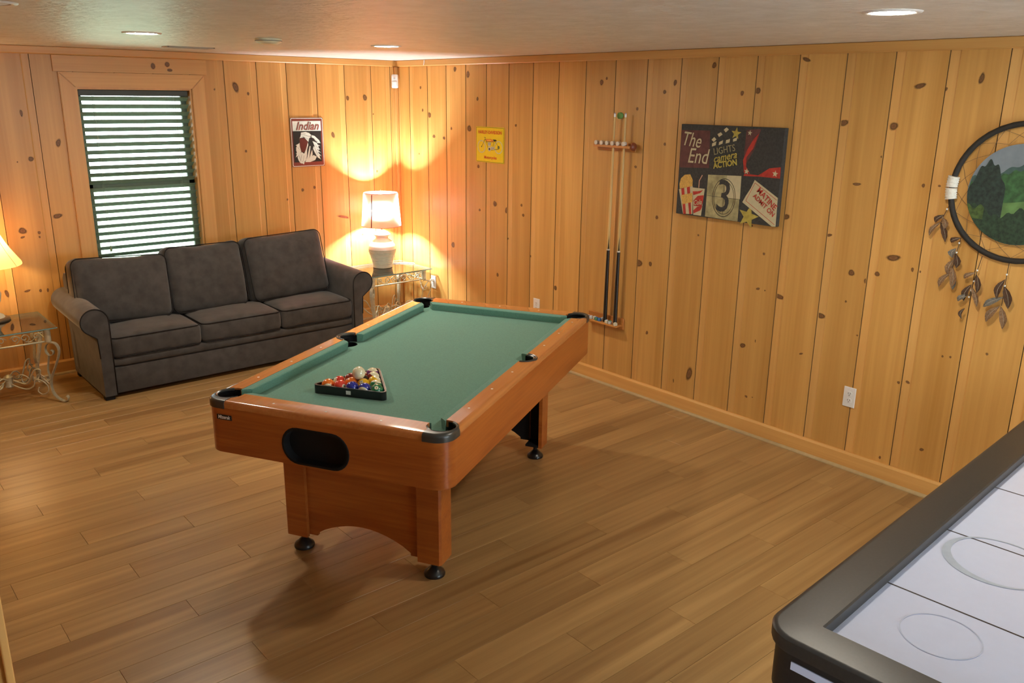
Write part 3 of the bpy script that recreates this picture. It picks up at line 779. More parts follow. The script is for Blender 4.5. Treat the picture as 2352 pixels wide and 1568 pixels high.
ball(P(1, 0), 'r', True, (-.85, .25, .10), None, None, 'red striped ball, left one of the second row in the rack')
ball(P(1, 1), 'o', False, (0, 0, 1), None, None, 'solid orange ball in the second row of the rack')
ball(P(1, 2), 'y', False, (0, 0, 1), (-.55, -.35, .66), '1', 'solid yellow ball in the second row of the rack')
ball(P(1, 3), 'g', True, (.35, .1, .95), (-.35, -.7, .45), '14', 'green striped ball, right one of the second row in the rack')
ball(P(2, 0), 'm', False, (0, 0, 1), (.5, .2, .85), '7', 'solid maroon ball behind the orange one in the rack')
ball(P(2, 1), 'k', False, (0, 0, 1), None, None, 'black ball in the centre of the rack under the cue ball')
ball(P(2, 2), 'y', True, (.65, -.1, .75), None, None, 'yellow striped ball showing its white cap at the right side of the rack')
ball(P(3, 0), 'm', True, (.2, .1, .9), None, None, 'maroon striped ball hidden behind the cue ball in the rack')
ball(P(3, 1), 'm', True, (.3, -.3, .9), None, None, 'striped ball with white top, in front of the ball at the rack tip')
ball(P(4, 0), 'p', True, (.15, .0, 1.), None, None, 'purple striped ball with white top at the rear tip of the rack')
cb = (bpos(1, 1)+bpos(1, 2)+bpos(2, 1))/3; side = SPC
cb.z += math.sqrt((2*BR)**2-(SPC/math.sqrt(3))**2)
ball(tuple(cb), 'w', False, (0, 0, 1), None, None, 'plain ivory cue ball resting on top of the racked balls', name='cue_ball', group=None)

# ================================================================ SOFA
SF = thing('sofa', (-1.91, -.45, 0), 0, 'charcoal three-seat sofa with rolled arms under the window', 'sofa')
S0, S1 = -2.835, -.995       # inner faces of the arms
def arm(xi, sg):
    """sg -1: left arm (outward = -x)"""
    pr = [(0, .03), (0, .54)]
    cx_, cz_, rr = .088, .552, .087
    for t in range(180, -61, -12): pr.append((cx_+rr*math.cos(math.radians(t)), cz_+rr*math.sin(math.radians(t))))
    pr += [(.083, .44), (.078, .30), (.078, .03)]
    def f(u, v, a):
        tt = (a+.83)/.74
        return (xi+sg*u, a, v+.02*max(0, tt)*(1 if v > .3 else v/.3))
    bm = BM(); rings = []
    ys = [-.83, -.826, -.815, -.6, -.4, -.2, -.09]
    for y in ys:
        s = .985 if y == -.83 else 1
        cxm, czm = .06, .35
        rings.append([bm.verts.new(f(cxm+(u-cxm)*s, czm+(v-czm)*(s if v > .3 else 1), y)) for u, v in pr])
    n = len(pr)
    for a, b in zip(rings, rings[1:]):
        for i in range(n): bm.faces.new((a[i], a[(i+1) % n], b[(i+1) % n], b[i]))
    bm.faces.new(rings[0]); bm.faces.new(rings[-1][::-1])
    bmesh.ops.recalc_face_normals(bm, faces=bm.faces[:])
    o = finish('arm', bm, SOFA, SF, smooth=True)
    bm = BM(); tube(bm, [(xi+sg*u, -.8305, v) for u, v in pr[:-1]], .0038, 6); finish('piping', bm, PIPING, o, smooth='all')
arm(S0, -1); arm(S1, 1)
bm = BM(); box(bm, S0+.001, S1-.001, -.805, -.10, .03, .215, .012); finish('base', bm, SOFA, SF, smooth=True)
bm = BM(); rbox(bm, ((S0+S1)/2, -.46, .248), ((S1-S0)/2-.001, .355, .034), .03, (12, 6, 4)); finish('deck', bm, SOFA, SF, smooth=True)
bm = BM()
rbox(bm, (-1.91, -.155, .40), (1.005, .07, .365), .035, (16, 4, 10), xf=lambda q: Vector((q.x, q.y+q.z*.10, q.z)))
finish('back_frame', bm, SOFA, SF, smooth=True)
cwid = (S1-S0)/3
def edge_loop(hx, hy, r, n=5):
    return rrect(-hx, hx, -hy, hy, r, n)
for i in range(3):
    cx = S0+cwid*(i+.5)
    bm = BM(); hh = (cwid/2-.002, .225, .072)
    rbox(bm, (cx, -.595, .352), hh, .035, (14, 12, 6), crown=.030, wr=.0025, seed=i)
    o = finish('seat_cushion', bm, SOFA, SF, smooth=True)
    for zz_, k in ((.352+.066, 0), (.352-.066, 1)):
        bm = BM(); tube(bm, [(cx+x, -.595+y, zz_) for x, y in edge_loop(hh[0]-.006, hh[1]-.004, .04)], .0036, 6, closed=True)
        finish('piping', bm, PIPING, o, smooth='all')
BCU = [(-2.615, .325, .655, .235, .045), (-2.005, .292, .660, .252, .0), (-1.355, .332, .675, .258, -.035)]
for i, (cx, hx, cz, hz, ry) in enumerate(BCU):
    lean = math.radians(14)
    Rm = Matrix.Rotation(-lean, 3, 'X') @ Matrix.Rotation(ry, 3, 'Y')
    cy = (-.375, -.36, -.365)[i]
    bm = BM()
    rbox(bm, (cx, cy, cz), (hx, .085, hz), .055, (16, 6, 14), crown_y=.045, wr=.004, seed=i+5,
         xf=lambda q: Rm @ Vector((q.x, q.y, q.z-(.016*(1-(q.x/hx)**2) if q.z > 0 else 0))))
    o = finish('back_cushion', bm, SOFA, SF, smooth=True)
    for yy in (-.078, .078):
        lp = []
        for x, z in rrect(-hx+.006, hx-.006, -hz+.006, hz-.006, .06, 5):
            lp.append(Rm @ Vector((x, yy, z-(.016*(1-(x/hx)**2) if z > 0 else 0)))+Vector((cx, cy, cz)))
        bm = BM(); tube(bm, lp, .0036, 6, closed=True); finish('piping', bm, PIPING, o, smooth='all')
for x in (-2.88, -.94):
    for y in (-.79, -.14):
        bm = BM(); box(bm, x-.03, x+.03, y-.03, y+.03, 0, .031, .003); finish('foot', bm, BLACKM, SF)

# ================================================================ END TABLES
def end_table(loc, label, wx, wy):
    """loc = centre on the floor; wx, wy glass size"""
    ZG = .52
    T = thing('end_table', loc, 0, label, 'end table', 'glass-topped end tables with cream iron scroll legs')
    bm = BM(); box(bm, -wx/2, wx/2, -wy/2, wy/2, ZG-.008, ZG, .0015, 1)
    fs = [f for f in bm.faces if abs(f.normal.z) < .5]
    for f in fs: f.material_index = 1
    finish('glass_top', bm, [GLASS, GEDGE], T, local=True)
    lx, ly = wx/2-.055, wy/2-.055
    for z in (ZG-.020, ZG-.098):
        bm = BM(); tube(bm, [(-lx, -ly, z), (lx, -ly, z), (lx, ly, z), (-lx, ly, z)], .006, 6, closed=True); finish('apron_rod', bm, CREAM, T, smooth='all', local=True)
    def curl(bm, cx, cz, r0, turns, a0, sg, put, rad=.0035):
        pts = []
        for i in range(int(14*turns)+1):
            t = i/14.; a = a0+sg*2*PI*t; r = r0*(1-t/(turns*1.25)); pts.append(put(cx+r*math.cos(a), cz+r*math.sin(a)))
        tube(bm, pts, rad, 5)
    for (put, half) in ((lambda a, z: (a, -ly, z), lx), (lambda a, z: (a, ly, z), lx), (lambda a, z: (lx, a, z), ly), (lambda a, z: (-lx, a, z), ly)):
        bm = BM(); zc = ZG-.059
        for sg in (-1, 1):
            for c_, r_c in ((.18, .028), (.42, .030), (.72, .027)):
                curl(bm, sg*half*c_, zc+.004, r_c, 1.3, -PI/2 if sg > 0 else -PI/2, sg, put)
            pts = [put(sg*half*t, zc+.026*math.sin(t*9)) for t in [i/24 for i in range(1, 23)]]
            tube(bm, pts, .003, 5)
        finish('apron_scroll', bm, CREAM, T, smooth='all', local=True)
    for sx in (-1, 1):
        for sy in (-1, 1):
            cx, cy = sx*lx, sy*ly; dx, dy = sx*.7071, sy*.7071
            bm = BM(); lathe(bm, [(.017, ZG-.104), (.021, ZG-.10), (.021, ZG-.022), (.024, ZG-.014), (.022, ZG-.010)], cx, cy, 12)
            # flat iron S-leg bowed outward along the diagonal
            prof = [(.012, .416), (.048, .407), (.066, .370), (.056, .318), (.024, .245), (-.010, .170), (-.022, .110), (-.010, .055), (.022, .020), (.056, .006), (.080, .014), (.086, .034), (.076, .044)]
            pts = spline([(cx+dx*a, cy+dy*a, z) for a, z in prof], 5)
            strap(bm, pts, (-dy, dx, 0), .026, .005)
            prof2 = [(.050, .405), (.012, .412), (-.018, .392), (-.026, .355), (-.008, .326), (.020, .330), (.026, .352), (.012, .362)]
            strap(bm, spline([(cx+dx*a, cy+dy*a, z) for a, z in prof2], 4), (-dy, dx, 0), .022, .004)
            pr3 = [(-.008, .326), (-.020, .27), (-.03, .22), (-.022, .17)]
            strap(bm, spline([(cx+dx*a, cy+dy*a, z) for a, z in pr3], 4), (-dy, dx, 0), .018, .004)
            leg = finish('leg', bm, CREAM, T, smooth=True, local=True)
    # scroll stretchers meeting in a bound centre
    for sx, sy in ((1, 1), (1, -1), (-1, 1), (-1, -1)):
        L_ = math.hypot(lx, ly); ux, uy = sx*lx/L_, sy*ly/L_; nx, ny = -uy, ux
        bm = BM()
        for off, prof in ((.0, [(0.03, .145), (.08, .125), (.12, .12), (.15, .16), (.185, .215), (.225, .222), (L_-.085, .185), (L_-.055, .145), (L_-.03, .12)]),
                          (.018, [(.03, .15), (.075, .175), (.115, .165), (.135, .135), (.11, .115), (.085, .125), (.08, .15)]),
                          (-.018, [(.03, .12), (.09, .095), (.14, .09), (.18, .115), (L_-.115, .155), (L_-.07, .15), (L_-.035, .115), (L_-.04, .075), (L_-.075, .055), (L_-.105, .075), (L_-.095, .105)]),
                          (0.0, [(L_-.06, .17), (L_-.095, .19), (L_-.115, .165), (L_-.10, .135), (L_-.08, .14)])):
            pts = spline([(ux*a+nx*off, uy*a+ny*off, z) for a, z in prof], 5); tube(bm, pts, .0048, 6)
        finish('scroll_stretcher', bm, CREAM, T, smooth='all', local=True)
    bm = BM(); lathe(bm, [(.012, .085), (.030, .10), (.024, .115), (.024, .15), (.030, .165), (.010, .18)], 0, 0, 10)
    finish('stretcher_knot', bm, CREAM, T, smooth=True, local=True)
    return T
end_table((-.358, -.298, 0), 'glass-topped cream iron end table in the room corner beside the right sofa arm', .64, .53)
end_table((-3.395, -.411, 0), 'glass-topped cream iron end table at the left edge of the picture', .565, .53)

# ================================================================ TABLE LAMPS
CER = flat('lamp_ceramic_glaze', (.72, .68, .56), .22, spec=.6, var=.02)
CERR = flat('lamp_ceramic_matte', (.40, .36, .25), .6, var=.08, nscale=30)
BRASS = flat('lamp_metal', (.45, .40, .30), .25, metal=.9)
def bulb(parent, loc, power, color, r=.035):
    l = bpy.data.lights.new('bulb_light', 'POINT'); l.energy = power; l.color = color; l.shadow_soft_size = r
    o = bpy.data.objects.new('bulb_light', l); COL.objects.link(o); o.parent = parent; o.location = loc
LR = thing('table_lamp', (-.350, -.240, .5205), 0, 'lit ceramic table lamp with a red drum shade in the room corner', 'lamp', 'lit table lamps either side of the sofa')
bm = BM()
lathe(bm, [(.082, 0), (.086, .004), (.084, .02)], 0, 0, 40)
pr = [(.084, .02)]
zz = .02
for i in range(9):
    t = i/8; r = .084+.036*t**1.15; z0 = .02+.015*i; pr += [(r+.0018, z0+.002), (r+.0022, z0+.010), (r, z0+.0135)]
pr += [(.122, .160), (.1235, .164), (.1225, .168)]
lathe(bm, pr, 0, 0, 40)
finish('lamp_base', bm, CERR, LR, smooth=True, local=True)['label'] = 'ribbed beige lower half of the ceramic body'
bm = BM()
lathe(bm, [(.1215, .166), (.121, .180), (.112, .205), (.095, .228), (.074, .246), (.062, .254), (.056, .262), (.056, .276), (.064, .284), (.074, .290), (.074, .298), (.062, .312), (.040, .324), (.018, .332), (.008, .334)], 0, 0, 40)
finish('shoulder', bm, CER, LR, smooth=True, local=True)['label'] = 'glossy cream upper half and collar'
bm = BM(); lathe(bm, [(.007, .330), (.007, .39), (.016, .395), (.016, .44), (.013, .445)], 0, 0, 16); finish('stem', bm, BRASS, LR, smooth=True, local=True)
bm = BM(); tube(bm, [(.012, 0, .40), (.055, 0, .45), (.055, 0, .60), (0, 0, .655), (-.055, 0, .60), (-.055, 0, .45), (-.012, 0, .40)], .0018, 6); finish('harp', bm, BRASS, LR, smooth='all', local=True)
bm = BM(); lathe(bm, [(.003, .652), (.003, .668), (.007, .675), (.003, .684), (.0005, .688)], 0, 0, 10); finish('finial', bm, WHITEP, LR, smooth=True, local=True)
SHR = shade_mat('red_shade_cloth', (.50, .10, .06), (.85, .12, .07), .035)
nt = SHR.node_tree; out_ = [n_ for n_ in nt.nodes if n_.type == 'OUTPUT_MATERIAL'][0]; prev_ = out_.inputs[0].links[0].from_socket
rfr = nt.nodes.new('ShaderNodeBsdfRefraction'); rfr.inputs['Color'].default_value = (1, .60, .48, 1); rfr.inputs['Roughness'].default_value = .95; rfr.inputs['IOR'].default_value = 1.3
mx_ = nt.nodes.new('ShaderNodeMixShader'); mx_.inputs[0].default_value = .20; nt.links.new(prev_, mx_.inputs[1]); nt.links.new(rfr.outputs[0], mx_.inputs[2]); nt.links.new(mx_.outputs[0], out_.inputs[0])
bm = BM()
lathe(bm, [(.173, .372), (.149, .660)], 0, 0, 48, cap=False)
SHD = finish('lamp_shade', bm, SHR, LR, smooth='all', local=True); SHD['label'] = 'red fabric drum shade'
TRM = flat('shade_trim', (.30, .05, .03), .8)
bm = BM()
for r, z in ((.1732, .372), (.1492, .660)): tube(bm, [(r*math.cos(2*PI*i/48), r*math.sin(2*PI*i/48), z) for i in range(48)], .0022, 5, closed=True)
finish('shade_edge', bm, TRM, SHD, smooth='all', local=True)
bm = BM(); a = math.radians(-152)
xx = Vector((math.cos(a), math.sin(a), 0)); tt = Vector((-math.sin(a), math.cos(a), 0))
strap(bm, [xx*.1738+Vector((0, 0, .374)), xx*.1500+Vector((0, 0, .655))], tt, .008, .0012); finish('shade_seam', bm, PIPING, SHD, local=True)
bm = BM()
for k in range(3):
    a = 2*PI*k/3+.4; tube(bm, [(0, 0, .652), (.149*math.cos(a), .149*math.sin(a), .652)], .0015, 5)
finish('shade_spider', bm, BRASS, SHD, smooth='all', local=True)
bm = BM(); sphere(bm, (0, 0, .50), .016, 16, 12); finish('light_bulb', bm, emit('bulb_glow', (1, .90, .72), 30), LR, smooth='all', local=True)
bulb(LR, (0, 0, .50), 125, (.84, .92, 1.0), .034)

LL = thing('table_lamp', (-3.405, -.24, .5205), 0, 'lit table lamp with a cream bell shade at the left edge of the picture', 'lamp', 'lit table lamps either side of the sofa')
DKB = flat('lamp_dark_base', (.06, .05, .04), .35)
bm = BM(); lathe(bm, [(.105, 0), (.108, .008), (.100, .016), (.07, .022)], 0, 0, 32); finish('lamp_base', bm, DKB, LL, smooth=True, local=True)
bm = BM(); lathe(bm, [(.078, .02), (.070, .035), (.045, .050), (.038, .075), (.065, .13), (.075, .18), (.055, .25), (.028, .29), (.020, .31), (.012, .32), (.012, .37), (.018, .38), (.018, .42)], 0, 0, 32)
finish('body', bm, flat('lamp_pale_body', (.50, .52, .42), .25), LL, smooth=True, local=True)
SHL = shade_mat('cream_shade_cloth', (.70, .54, .28), (1.0, .74, .38), .55)
bell = [(.226, .372), (.222, .385), (.196, .425), (.168, .470), (.142, .520), (.120, .570), (.104, .620), (.094, .670), (.088, .710)]
bm = BM(); sg = 48; rings = []
for r, z in bell: rings.append([bm.verts.new((r*(1-.018*(abs(math.sin(4*2*PI*i/sg))**.5 if True else 0))*math.cos(2*PI*i/sg), r*(1-.018*abs(math.sin(4*2*PI*i/sg))**.5)*math.sin(2*PI*i/sg), z)) for i in range(sg)])
for A_, B_ in zip(rings, rings[1:]):
    for i in range(sg): bm.faces.new((A_[i], A_[(i+1) % sg], B_[(i+1) % sg], B_[i]))
SD = finish('lamp_shade', bm, SHL, LL, smooth='all', local=True); SD['label'] = 'cream bell-shaped panelled shade'
bm = BM()
for k in range(8):
    a = 2*PI*k/8; tube(bm, [((r+.001)*math.cos(a), (r+.001)*math.sin(a), z) for r, z in bell], .0014, 5)
finish('shade_rib', bm, flat('shade_rib_cloth', (.45, .32, .15), .8), SD, smooth='all', local=True)
bm = BM(); sphere(bm, (0, 0, .50), .016, 16, 12); finish('light_bulb', bm, emit('bulb_glow_warm', (1, .74, .42), 22), LL, smooth='all', local=True)
bulb(LL, (0, 0, .50), 13, (1.0, .66, .33), .034)

# ================================================================ WALL THINGS
def outlet(y, z, label, group='white duplex wall outlets', plugged=False, narrow=False):
    T = thing('wall_outlet', (0, y, z), 0, label, 'outlet', group)
    bm = BM(); box(bm, -.0065, -.0005, -.035, .035, -.0575, .0575, .0025); finish('cover_plate', bm, WHITEP, T, local=True)
    for dz in (-.0195, .0195):
        bm = BM(); prism(bm, rrect(-.0165, .0165, dz-.0145, dz+.0145, .012, 5), -.0085, -.006, lambda u, v, a: (a, u, v))
        r = finish('receptacle', bm, WHITEP, T, local=True)
        bm = BM()
        for dy in (-.006, .006): box(bm, -.0090, -.0084, dy-.0012, dy+.0012, dz-.001, dz+.007)
        box(bm, -.0090, -.0084, -.0022, .0022, dz-.010, dz-.0055)
        finish('slot', bm, BLACKM, r, local=True)
    bm = BM(); lathe(bm, [(.0025, 0), (.002, .0006)], 0, 0, 8); bm.transform(Matrix.Translation((-.0065, 0, 0)) @ Matrix.Rotation(-PI/2, 4, 'Y'))
    finish('screw', bm, BRASS, T, local=True)
    return T
outlet(-4.516, .420, 'white wall outlet on the right wall between pool table and air hockey table')
outlet(-1.915, .437, 'white wall outlet just above the far rail of the pool table')
outlet(-.532, .388, 'white wall outlet by the corner end table with the lamp plug in it')
LAMP_CORD = True
bm = BM(); tube(bm, spline([(-.262, -.225, .5245), (-.20, -.17, .5245), (-.13, -.20, .5245), (-.07, -.25, .5245), (-.034, -.27, .522), (-.024, -.29, .47), (-.030, -.36, .36), (-.05, -.43, .315), (-.07, -.495, .355), (-.06, -.53, .402), (-.032, -.533, .4085)], 6), .0032, 6)
CO = finish('power_cord', bm, WHITEP, LR, smooth='all')
bm = BM(); box(bm, -.034, -.0092, -.545, -.521, .398, .419, .003); finish('plug', bm, WHITEP, CO)

def panel(o, right, up):
    """returns (M, f): f maps list of 2-D points to a flat polygon mesh at height h"""
    return MX(o, right, up)
def art(parent, M, polys, th=.0004):
    """polys: (name, colour key/material, layer, [points...])"""
    for nm, mt, lay, shapes in polys:
        bm = BM()
        for s in shapes:
            z0 = .0004+lay*.00045
            prism(bm, s, z0, z0+th, XYZ)
        bm.transform(M); finish(nm, bm, mt, parent)
def circle(cx, cy, r, n=20, ry=None): return [(cx+r*math.cos(2*PI*i/n), cy+(ry or r)*math.sin(2*PI*i/n)) for i in range(n)]
def star(cx, cy, r, rot=0):
    return [(cx+(r if i % 2 == 0 else r*.42)*math.sin(rot+PI*i/5), cy+(r if i % 2 == 0 else r*.42)*math.cos(rot+PI*i/5)) for i in range(10)]
def annulus(cx, cy, r, t, n=28, ry=1.0):
    out = []
    for i in range(n):
        a, b = 2*PI*i/n, 2*PI*(i+1)/n
        out.append([(cx+r*math.cos(a), cy+ry*r*math.sin(a)), (cx+r*math.cos(b), cy+ry*r*math.sin(b)), (cx+(r-t)*math.cos(b), cy+ry*(r-t)*math.sin(b)), (cx+(r-t)*math.cos(a), cy+ry*(r-t)*math.sin(a))])
    return out
def line(x0, y0, x1, y1, t):
    d = Vector((x1-x0, y1-y0)).normalized()*t/2
    return [(x0-d.y, y0+d.x), (x0+d.y, y0-d.x), (x1+d.y, y1-d.x), (x1-d.y, y1+d.x)]
def quad_inv(c, q):
    """crop pixel -> unit square (u right, v down) through the four picked corners TL, TR, BR, BL"""
    u, v = .5, .5
    for _ in range(12):
        x = [(1-u)*(1-v)*c[0][k]+u*(1-v)*c[1][k]+u*v*c[2][k]+(1-u)*v*c[3][k]-q[k] for k in (0, 1)]
        a = [(1-v)*(c[1][k]-c[0][k])+v*(c[2][k]-c[3][k]) for k in (0, 1)]; b = [(1-u)*(c[3][k]-c[0][k])+u*(c[2][k]-c[1][k]) for k in (0, 1)]
        det = a[0]*b[1]-a[1]*b[0]; u -= (x[0]*b[1]-x[1]*b[0])/det; v -= (a[0]*x[1]-a[1]*x[0])/det
    return u, v

# --- small tin sign on the back wall
C_RED = flat('print_red_brown', (.20, .045, .03), .35); C_WHT = flat('print_white', (.70, .76, .66), .35); C_BLK = flat('print_black', (.018, .02, .018), .35)
C_MAR = flat('print_maroon', (.11, .022, .015), .4); C_TAN = flat('print_grey', (.28, .27, .25), .4)
SG = thing('tin_sign', (-.900, -.004, 1.413), 0, 'dark red tin sign with a feathered headdress on the back wall near the lamp', 'sign', 'tin signs on the pine walls')
bm = BM(); prism(bm, rrect(-1.050, -.750, 1.412, 1.813, .010), .0015, .0045, lambda u, v, a: (u, -a, v)); finish('plate', bm, C_RED, SG)
M = panel((-1.050, -.0045, 1.412), (1, 0, 0), (0, 0, 1))
cs = [(270, 210), (1055, 210), (1095, 1350), (325, 1385)]
def S(*pts): return [(lambda uv: (uv[0]*.300, (1-uv[1])*.401))(quad_inv(cs, p)) for p in pts]
def ccw(p):
    a = sum(p[i][0]*p[(i+1) % len(p)][1]-p[(i+1) % len(p)][0]*p[i][1] for i in range(len(p)))
    return p if a > 0 else p[::-1]
fr_o = rrect(.004, .296, .004, .397, .010, 4); fr_i = rrect(.009, .291, .009, .392, .008, 4)
rim = [[fr_o[i], fr_o[(i+1) % len(fr_o)], fr_i[(i+1) % len(fr_o)], fr_i[i]] for i in range(len(fr_o))]
art(SG, M, [('printed_border', C_WHT, 0, rim),
 ('black_field', C_BLK, 0, [S((335, 525), (1010, 520), (1030, 1240), (370, 1270))]),
 ('white_band', C_WHT, 0, [S((325, 292), (1000, 290), (1012, 525), (335, 535))]),
 ('headdress', C_WHT, 1, [ccw(S((520, 640), (530, 560), (640, 545), (720, 570), (790, 640), (720, 700), (700, 780), (600, 670), (500, 690), (480, 730))),
   ccw(S((780, 620), (850, 640), (960, 740), (990, 805), (930, 790), (880, 760), (830, 700), (740, 650))),
   ccw(S((800, 760), (900, 800), (940, 880), (960, 975), (900, 950), (850, 880))),
   ccw(S((830, 880), (900, 930), (950, 1060), (985, 1175), (900, 1120), (840, 1010), (810, 940))),
   ccw(S((490, 800), (500, 900), (530, 1010), (490, 1080), (400, 1150), (430, 1060), (410, 950), (430, 860))),
   ccw(S((470, 1080), (540, 1020), (600, 1060), (640, 960), (690, 790), (700, 850), (670, 960), (660, 1200), (600, 1250), (580, 1310), (560, 1290), (520, 1290), (470, 1230), (440, 1150))),
   ccw(S((660, 1190), (700, 1010), (730, 880), (752, 880), (745, 960), (715, 1180), (760, 1040), (790, 960), (800, 1060), (790, 1120), (820, 1090), (900, 1130), (860, 1210), (740, 1260), (620, 1260)))]),
 ('headdress_plumes', C_WHT, 2, [ccw(S((920+dx, 770+dy), (1000+dx*.6, 810+dy*1.15), (905+dx, 805+dy))) for dx, dy in ((0, 0), (-20, 60), (-15, 130), (5, 200), (20, 270), (10, 340))]
   + [ccw(S((470+dx, 1160+dy), (500+dx, 1290+dy*.5), (520+dx, 1170+dy))) for dx, dy in ((0, 0), (45, 30), (90, 60))] + [ccw(S((450, 830+d), (400, 860+d), (450, 880+d))) for d in (0, 60, 120, 200)]),
 ('face_shadow', C_MAR, 2, [ccw(S((495, 740), (520, 690), (590, 690), (650, 730), (690, 780), (660, 860), (640, 950), (600, 1020), (560, 1025), (520, 980), (500, 880)))]),
 ('feather_lines', C_BLK, 3, [line(*(S((a, b))[0]+S((c, d))[0]), .0016) for a, b, c, d in ((600, 620, 760, 660), (560, 650, 700, 720), (850, 830, 930, 930), (840, 900, 930, 1080), (470, 1100, 520, 1230), (600, 1100, 560, 1260), (690, 1020, 640, 1200), (440, 900, 490, 960), (820, 690, 930, 780), (720, 690, 840, 760), (520, 600, 640, 590), (540, 1080, 510, 1240))])])
finish('lettering', text_bm('Indian', .092, M @ Matrix.Translation((.150, .330, .0016)), .0003, shear=.35, bold=.0026, sx=.95), C_TAN, SG)
finish('lettering', text_bm('Indian', .092, M @ Matrix.Translation((.150, .330, .0021)), .0003, shear=.35, bold=.0006, sx=.95), flat('print_dull_red', (.26, .07, .05), .4), SG)

# --- yellow tin sign on the right wall
C_YEL = flat('print_yellow', (.78, .56, .012), .35, var=.03); C_ORG = flat('print_orange_red', (.62, .09, .02), .4); C_GRY = flat('print_pale_grey', (.50, .50, .42), .4); C_OLV = flat('print_olive', (.16, .15, .03), .4)
SY = thing('tin_sign', (-.004, -1.325, 1.495), 0, 'yellow tin sign with an old motorcycle on the right wall', 'sign', 'tin signs on the pine walls')
SW, SH_ = .352, .275
bm = BM(); prism(bm, rrect(-1.505, -1.153, 1.494, 1.770, .008), .0015, .0045, lambda u, v, a: (-a, u, v)); finish('plate', bm, C_YEL, SY)
M = panel((-.0045, -1.153, 1.494), (0, -1, 0), (0, 0, 1))
cs = [(205, 270), (1045, 305), (1020, 1375), (180, 1290)]
def S(*pts): return [(lambda uv: (uv[0]*.352, (1-uv[1])*.276))(quad_inv(cs, p)) for p in pts]
fr_o = rrect(.004, .348, .004, .272, .006, 4); fr_i = rrect(.007, .345, .007, .269, .005, 4)
rim = [[fr_o[i], fr_o[(i+1) % len(fr_o)], fr_i[(i+1) % len(fr_o)], fr_i[i]] for i in range(len(fr_o))]
w1, w2, eng = S((365, 855))[0], S((875, 885))[0], S((605, 930))[0]
LN = lambda a, b, c, d, t: line(*(S((a, b))[0]+S((c, d))[0]), t)
art(SY, M, [('printed_border', C_OLV, 0, rim),
 ('wheel', C_GRY, 1, annulus(*w1, .050, .006, 28, .98)), ('wheel', C_GRY, 1, annulus(*w2, .050, .006, 28, .98)),
 ('wheel_hub', C_OLV, 1, [circle(*w1, .006, 10), circle(*w2, .013, 12)]),
 ('frame_tubes', C_OLV, 2, [LN(470, 580, 490, 660, .003), LN(470, 640, 430, 720, .003), LN(490, 640, 560, 900, .003), LN(365, 855, 480, 640, .003), LN(500, 720, 740, 720, .003), LN(740, 700, 700, 900, .003), LN(780, 700, 875, 885, .003), LN(660, 960, 875, 930, .004), LN(450, 585, 500, 600, .003)]),
 ('fuel_tank', C_ORG, 2, [ccw(S((490, 640), (660, 640), (740, 715), (500, 700)))]),
 ('fuel_tank_panel', flat('print_light_orange', (.85, .40, .04), .4), 3, [ccw(S((505, 655), (640, 655), (700, 700), (530, 690)))]),
 ('saddle', C_BLK, 2, [ccw(S((700, 650), (800, 655), (830, 690), (760, 715), (730, 690)))]),
 ('engine', C_GRY, 3, [circle(*eng, .018, 16), ccw(S((560, 740), (650, 740), (640, 840), (570, 840))), ccw(S((650, 860), (740, 870), (740, 950), (660, 950)))]),
 ('engine_detail', C_BLK, 4, [circle(*eng, .009, 12), LN(560, 770, 650, 770, .002), LN(560, 800, 650, 800, .002), LN(660, 900, 740, 905, .003)])])
finish('lettering', text_bm('HARLEY-DAVIDSON', .0345, M @ Matrix.Translation((.177, .2335, .0012)), .0003, bold=.0010, sx=.95), C_ORG, SY)
finish('lettering', text_bm('Motorcycles', .032, M @ Matrix.Translation((.185, .040, .0012)), .0003, bold=.0008, sx=.98), C_ORG, SY)

# --- film canvas
CW, CHh = .722, .549
CV = thing('wall_canvas', (-.018, -3.61, 1.305), 0, 'dark canvas print with six film-themed pictures on the right wall', 'canvas')
C_NVY = flat('print_charcoal', (.036, .034, .030), .75, var=.3, nscale=90); C_WINE = flat('print_wine', (.115, .040, .034), .8, var=.25, nscale=30); C_CRM = flat('print_cream', (.52, .45, .27), .8, var=.06)
C_PRED = flat('print_poster_red', (.42, .035, .02), .8, var=.2); C_GLD = flat('print_gold', (.42, .33, .06), .8, var=.2); C_OLD = flat('print_aged_paper', (.36, .31, .15), .8, var=.3, nscale=25); C_POP = flat('print_popcorn', (.62, .36, .08), .8, var=.2, nscale=120)
bm = BM(); box(bm, -.036, -.0008, -3.968, -3.246, 1.305, 1.854, .002); finish('canvas_body', bm, C_NVY, CV)
M = panel((-.036, -3.246, 1.305), (0, -1, 0), (0, 0, 1))
cs = [(150, 140), (1470, 195), (1362, 1460), (105, 1288)]
def S(*pts): return [(lambda uv: (uv[0]*CW, (1-uv[1])*CHh))(quad_inv(cs, p)) for p in pts]
LN = lambda a, b, c, d, t: line(*(S((a, b))[0]+S((c, d))[0]), t)
def ST(x, y, r, rot=.1): return ccw(star(*S((x, y))[0], r, rot))
c3 = S((738, 1085))[0]
ring_ = lambda r, t: [[(x, y) for x, y in q] for q in annulus(*c3, r, t, 36, 1.38)]
